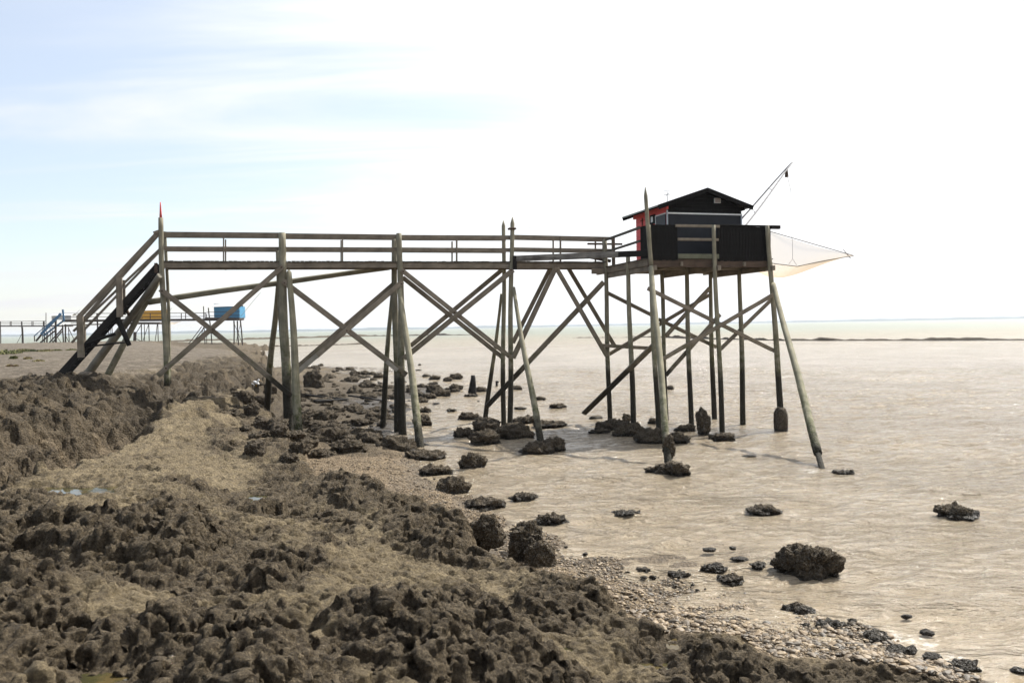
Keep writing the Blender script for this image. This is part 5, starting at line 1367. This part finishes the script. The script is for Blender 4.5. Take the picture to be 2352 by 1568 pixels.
# furthest: grey hut
Y3 = 215.0
fb3 = thing('footbridge', on_y(60, 785, Y3), 'distant footbridge at the left edge leading to the grey hut', 'footbridge', 'distant footbridges')
far_bar('deck', zA(-300, 466), zA(1300, 462), 2.8, Y3, 'fartimber', fb3, 1.2)
far_bar('handrail', zA(-300, 385), zA(830, 372), 1.0, Y3, 'fartimber', fb3); far_bar('mid_rail', zA(-300, 408), zA(830, 402), .8, Y3, 'fartimber', fb3); far_bar('mid_rail', zA(-300, 436), zA(830, 428), .8, Y3, 'fartimber', fb3)
for x in (183, 203, 575, 597, 780): far_bar('baluster', zA(x, 380), zA(x, 460), 1, Y3, 'fartimber', fb3)
for a, b, w in [((5, 385), (12, 760), 2.4), ((393, 385), (405, 745), 3), ((410, 480), (422, 745), 1.8), ((395, 600), (325, 735), 1), ((828, 222), (838, 700), 1.6), ((795, 375), (800, 700), 3), ((765, 480), (770, 700), 1.6), ((940, 480), (945, 700), 1.6)]:
    far_log('pole', zA(*b), zA(*a), w, Y3, 'fartimber', fb3, ext=1.0)
far_hut('fishing_hut', 'distant pale grey hut with whitish roof half hidden by the blue stairs', zA(868, 0)[0], zA(1280, 0)[0], zA(0, 352)[1], zA(0, 270)[1], zA(0, 238)[1], Y3, 'greywall', 'sheet', 4.5, 8, ribs=16)
bo = thing('net_boom', on_y(*zA(1320, 300), Y3), 'thin distant net boom right of the grey hut', 'crane boom')
far_log('boom_pipe', zA(1322, 290), zA(1435, 172), .8, Y3, 'metal', bo)

# ------------------------------------------------------------------ spits, coast
def strip(name, pts, hgt, dep, label, mat, seed, kind='structure', n=400):
    """low broken line of rocks or land; pts = (x pixel, distance) polyline at water level"""
    P0 = [Vector((((px - 1176) / FPX) * Y, Y, 0)) for px, Y in pts]
    L = [0]
    for a, b in zip(P0[:-1], P0[1:]): L.append(L[-1] + (b - a).length)
    vs, fs = [], []; m = 7
    for k in range(n + 1):
        d = L[-1] * k / n; i = min(max(j for j in range(len(L)) if L[j] <= d + 1e-6), len(P0) - 2)
        p = P0[i].lerp(P0[i + 1], (d - L[i]) / (L[i + 1] - L[i]))
        q = np.array([[k * .11, seed, .5]], dtype=np.float32); nz = float(fbm(q, 1.0, 4)[0]) ; nz2 = float(perlin(q, .25, 3)[0])
        hh = hgt * max(.25, .8 + (.45 * nz + .4 * nz2) * (.4 if hgt > 10 else 1)) * min(1, 8 * k / n + .05, 8 * (n - k) / n + .05)
        for j in range(m):
            f = j / (m - 1); zz = hh * math.sin(math.pi * f) ** .6 - .08
            vs.append((p.x, p.y + (f - .5) * dep, zz))
    for k in range(n):
        for j in range(m - 1):
            a = k * m + j; fs.append((a, a + m, a + m + 1, a + 1))
    me = mesh_np(name, vs, fs); o = link(name, me, M[mat]); tag(o, label, kind=kind); return o
strip('rock_spit', [(1440, 260), (1570, 205), (1800, 160), (2100, 142), (2352, 132), (2600, 124)], .62, 2.5, 'long low dark rock bar across the water at the right', 'boulderbrown', 3)
strip('rock_spit', [(1300, 250), (1560, 225)], .3, 1.5, 'faint broken rock line in the middle distance', 'boulderbrown', 13)
strip('rock_spit', [(300, 330), (600, 380), (860, 440), (1010, 420), (1110, 400)], 1.0, 3, 'thin dark rock bar seen behind the left bents', 'boulderbrown', 5)
strip('rock_spit', [(560, 190), (700, 195), (860, 205)], .42, 2, 'nearer thin rock bar just beyond the terrace end', 'boulderbrown', 8)
M['coast'] = flat('wooded_coast', (.05, .07, .06), .9, .3)
strip('coast_hills', [(-400, 4300), (200, 4200), (700, 4300), (1176, 4800), (1500, 5200), (1800, 4800), (2100, 4200), (2352, 3900), (2800, 3700)], 15, 300, 'low hazy blue coast along the horizon', 'coast', 21, n=900)

# ------------------------------------------------------------------ water last: it needs the places where waves break
fo = []
for x, y, r_, am in [(1870, 1082, .9, 1.0), (1850, 1078, .8, .9), (1935, 1090, .6, .9), (1700, 1050, .8, .8), (1550, 1096, .7, .7), (2080, 1460, .8, 1.0), (2120, 1475, .7, 1.0), (2050, 1440, .5, .8), (2200, 1510, .7, .9), (1320, 935, 1.4, .8), (1250, 930, 1.2, .7), (1797, 1003, .6, .7), (1708, 985, .5, .6), (1860, 1335, .5, .5), (1500, 1180, .5, .6), (1230, 1210, .5, .5), (1180, 1195, .4, .6), (1560, 975, .9, .7)]:
    p = on_z(x, y); fo.append((p.x, p.y, r_, am))
build_water(fo)

# ------------------------------------------------------------------ air
bm = bmesh.new(); bmesh.ops.create_cube(bm, size=1.0, matrix=Matrix.Translation((0, 0, 11.4)) @ Matrix.Diagonal((22400, 22400, 28.2, 1)))
me = bpy.data.meshes.new('haze'); bm.to_mesh(me); bm.free()
m = bpy.data.materials.new('sea_haze'); m.use_nodes = True; nd = m.node_tree.nodes; nd.clear()
ou = nd.new('ShaderNodeOutputMaterial'); pv = nd.new('ShaderNodeVolumePrincipled')
pv.inputs['Color'].default_value = (.86, .92, 1.0, 1); pv.inputs['Density'].default_value = .00016; pv.inputs['Anisotropy'].default_value = .2
m.node_tree.links.new(pv.outputs[0], ou.inputs['Volume'])
tag(link('haze', me, m), 'pale sea haze over the water', kind='stuff')
